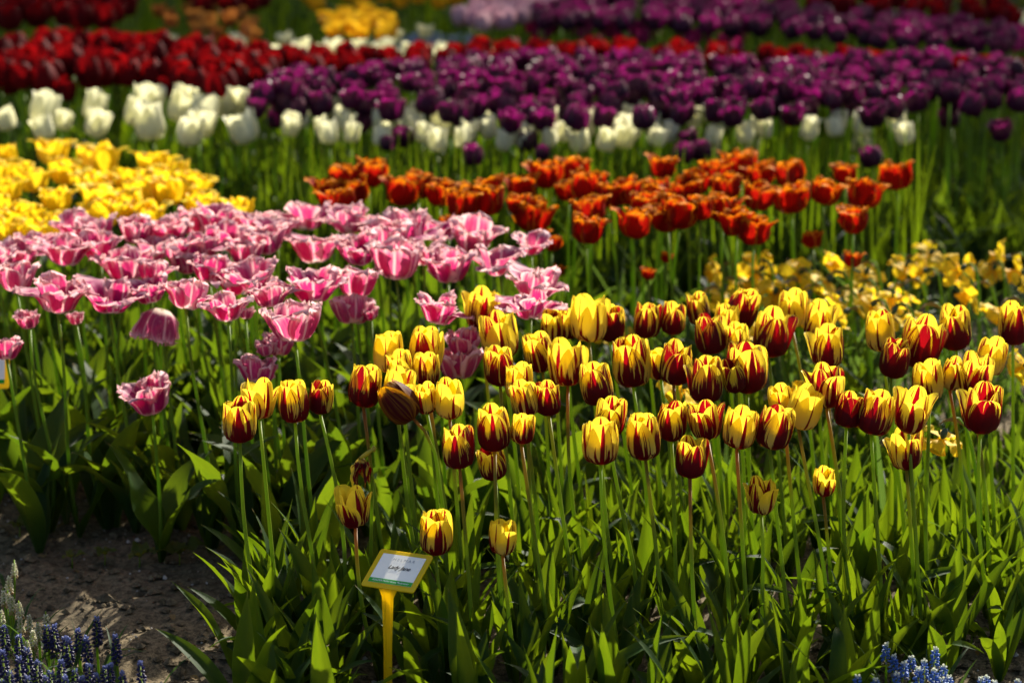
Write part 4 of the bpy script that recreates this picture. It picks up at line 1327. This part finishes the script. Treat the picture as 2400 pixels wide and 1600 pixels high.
# unseen trees, added beyond the beds to cast shade on them
rng.seed(141)
BARK = mat_flat('tree_bark', (.06, .045, .03), .9)
TL = mat_leaf('tree_leaf', (0.03, 0.06, 0.012), (0.05, 0.09, 0.015), (0.10, 0.18, 0.01), (0.14, 0.22, 0.012))
def tree(x, y, trunk_h, r, zc, n, lab):
    t = tag(empty('tree', (x, y, -.02)), lab, 'tree', 'unseen trees added to shade the beds')
    V, F, UV = tube([(0, 0, 0), (U(-.05, .05), U(-.05, .05), trunk_h * .5), (U(-.1, .1), 0, trunk_h), (0, 0, zc + r * .5)], [.17, .14, .11, .03], 10)
    part('trunk', mesh('trunk', V, F, BARK, UV), t)
    clumps = []
    for k in range(26):
        d = Vector((G(0, 1), G(0, 1), G(0, .8))).normalized() * r * U(.35, 1.0)
        clumps.append((d + Vector((0, 0, zc)), r * U(.22, .42)))
    for k in range(7):
        e = clumps[k][0]
        V, F, UV = tube([(0, 0, trunk_h * U(.7, 1)), e * .5 + Vector((0, 0, trunk_h * .45)), e], [.06, .04, .015], 6)
        part('limb', mesh('limb', V, F, BARK, UV), t)
    P = np.array([[c[0] + G(0, .5) * s, c[1] + G(0, .5) * s, c[2] + G(0, .45) * s] for c, s in (rng.choice(clumps) for _ in range(n))])
    rs = np.random.RandomState(abs(int(x * 10 + y)))
    a, b = rs.randn(n, 3), rs.randn(n, 3)
    a /= np.linalg.norm(a, axis=1)[:, None]
    b -= a * (a * b).sum(1)[:, None]
    b /= np.linalg.norm(b, axis=1)[:, None]
    L = rs.uniform(.05, .10, (n, 1))
    V = np.stack([P - a * L, P + b * L * .55, P + a * L, P - b * L * .55], 1).reshape(-1, 3)
    UVs = np.tile([(0.5, 0), (1, .5), (.5, .9), (0, .5)], (n, 1))
    part('crown', mesh('crown', V, [(4 * k, 4 * k + 1, 4 * k + 2, 4 * k + 3) for k in range(n)], TL, UVs), t)
for x, y, th, r, zc, n, lab in ((0.9, 17.2, 2.2, 2.3, 4.7, 15000, 'unseen leafy tree added to shade the far beds, second from left'), (3.3, 17.6, 2.4, 2.3, 4.8, 15000, 'unseen leafy tree added to shade the far beds, third from left'),
                                (5.8, 16.9, 2.2, 2.3, 4.6, 15000, 'unseen leafy tree added to shade the far beds, rightmost of the row'), (4.9, 11.7, 2.2, 1.3, 3.7, 6000, 'smaller unseen leafy tree added to shade the right of the beds'),
                                (-1.6, 17.5, 2.2, 2.2, 4.7, 13000, 'unseen leafy tree added to shade the far beds, leftmost'),
                                (5.0, 16.0, 2.2, 1.7, 4.4, 10000, 'slim unseen leafy tree added before the shading row, right of two'), (1.5, 16.0, 2.2, 1.7, 4.4, 10000, 'slim unseen leafy tree added before the shading row, left of two')):
    tree(x, y, th, r, zc, n, lab)

# sunlit shrub beyond the far beds at the upper right
rng.seed(131)
p = at(2330, -10, .35)
r = tag(empty('shrub', (p.x, p.y + .3, -.01)), 'sunlit yellow-green shrub at the upper right corner', 'shrub')
it = []
for k in range(900):
    a, b = U(0, 6.3), U(0, 1) ** .5
    V, F, UV = leaf_data(U(.03, .06), U(.015, .03), R_(U(20, 110)), R_(U(60, 140)), .3, 0, .2, 2, 4, k)
    x, y, z = .55 * b * math.cos(a), .4 * b * math.sin(a), U(.1, .62) * (1 - .5 * b)
    it.append(xf((V, F, UV), TR((x, y, z)) @ RZ(U(0, 360))))
V = np.concatenate([i[0] for i in it]); F = []; o = 0
for i in it:
    F += [tuple(q + o for q in f) for f in i[1]]; o += len(i[0])
part('foliage', mesh('foliage', V, F, WM, np.concatenate([np.asarray(i[2]) for i in it])), r)
for k in range(5):
    V, F, UV = tube([(0, 0, 0), (U(-.1, .1), U(-.1, .1), .2), (U(-.3, .3), U(-.2, .2), .42)], [.012, .008, .004], 6)
    part('branch', mesh('branch', V, F, mat_flat('bark', (.07, .05, .03), .9), UV), r)
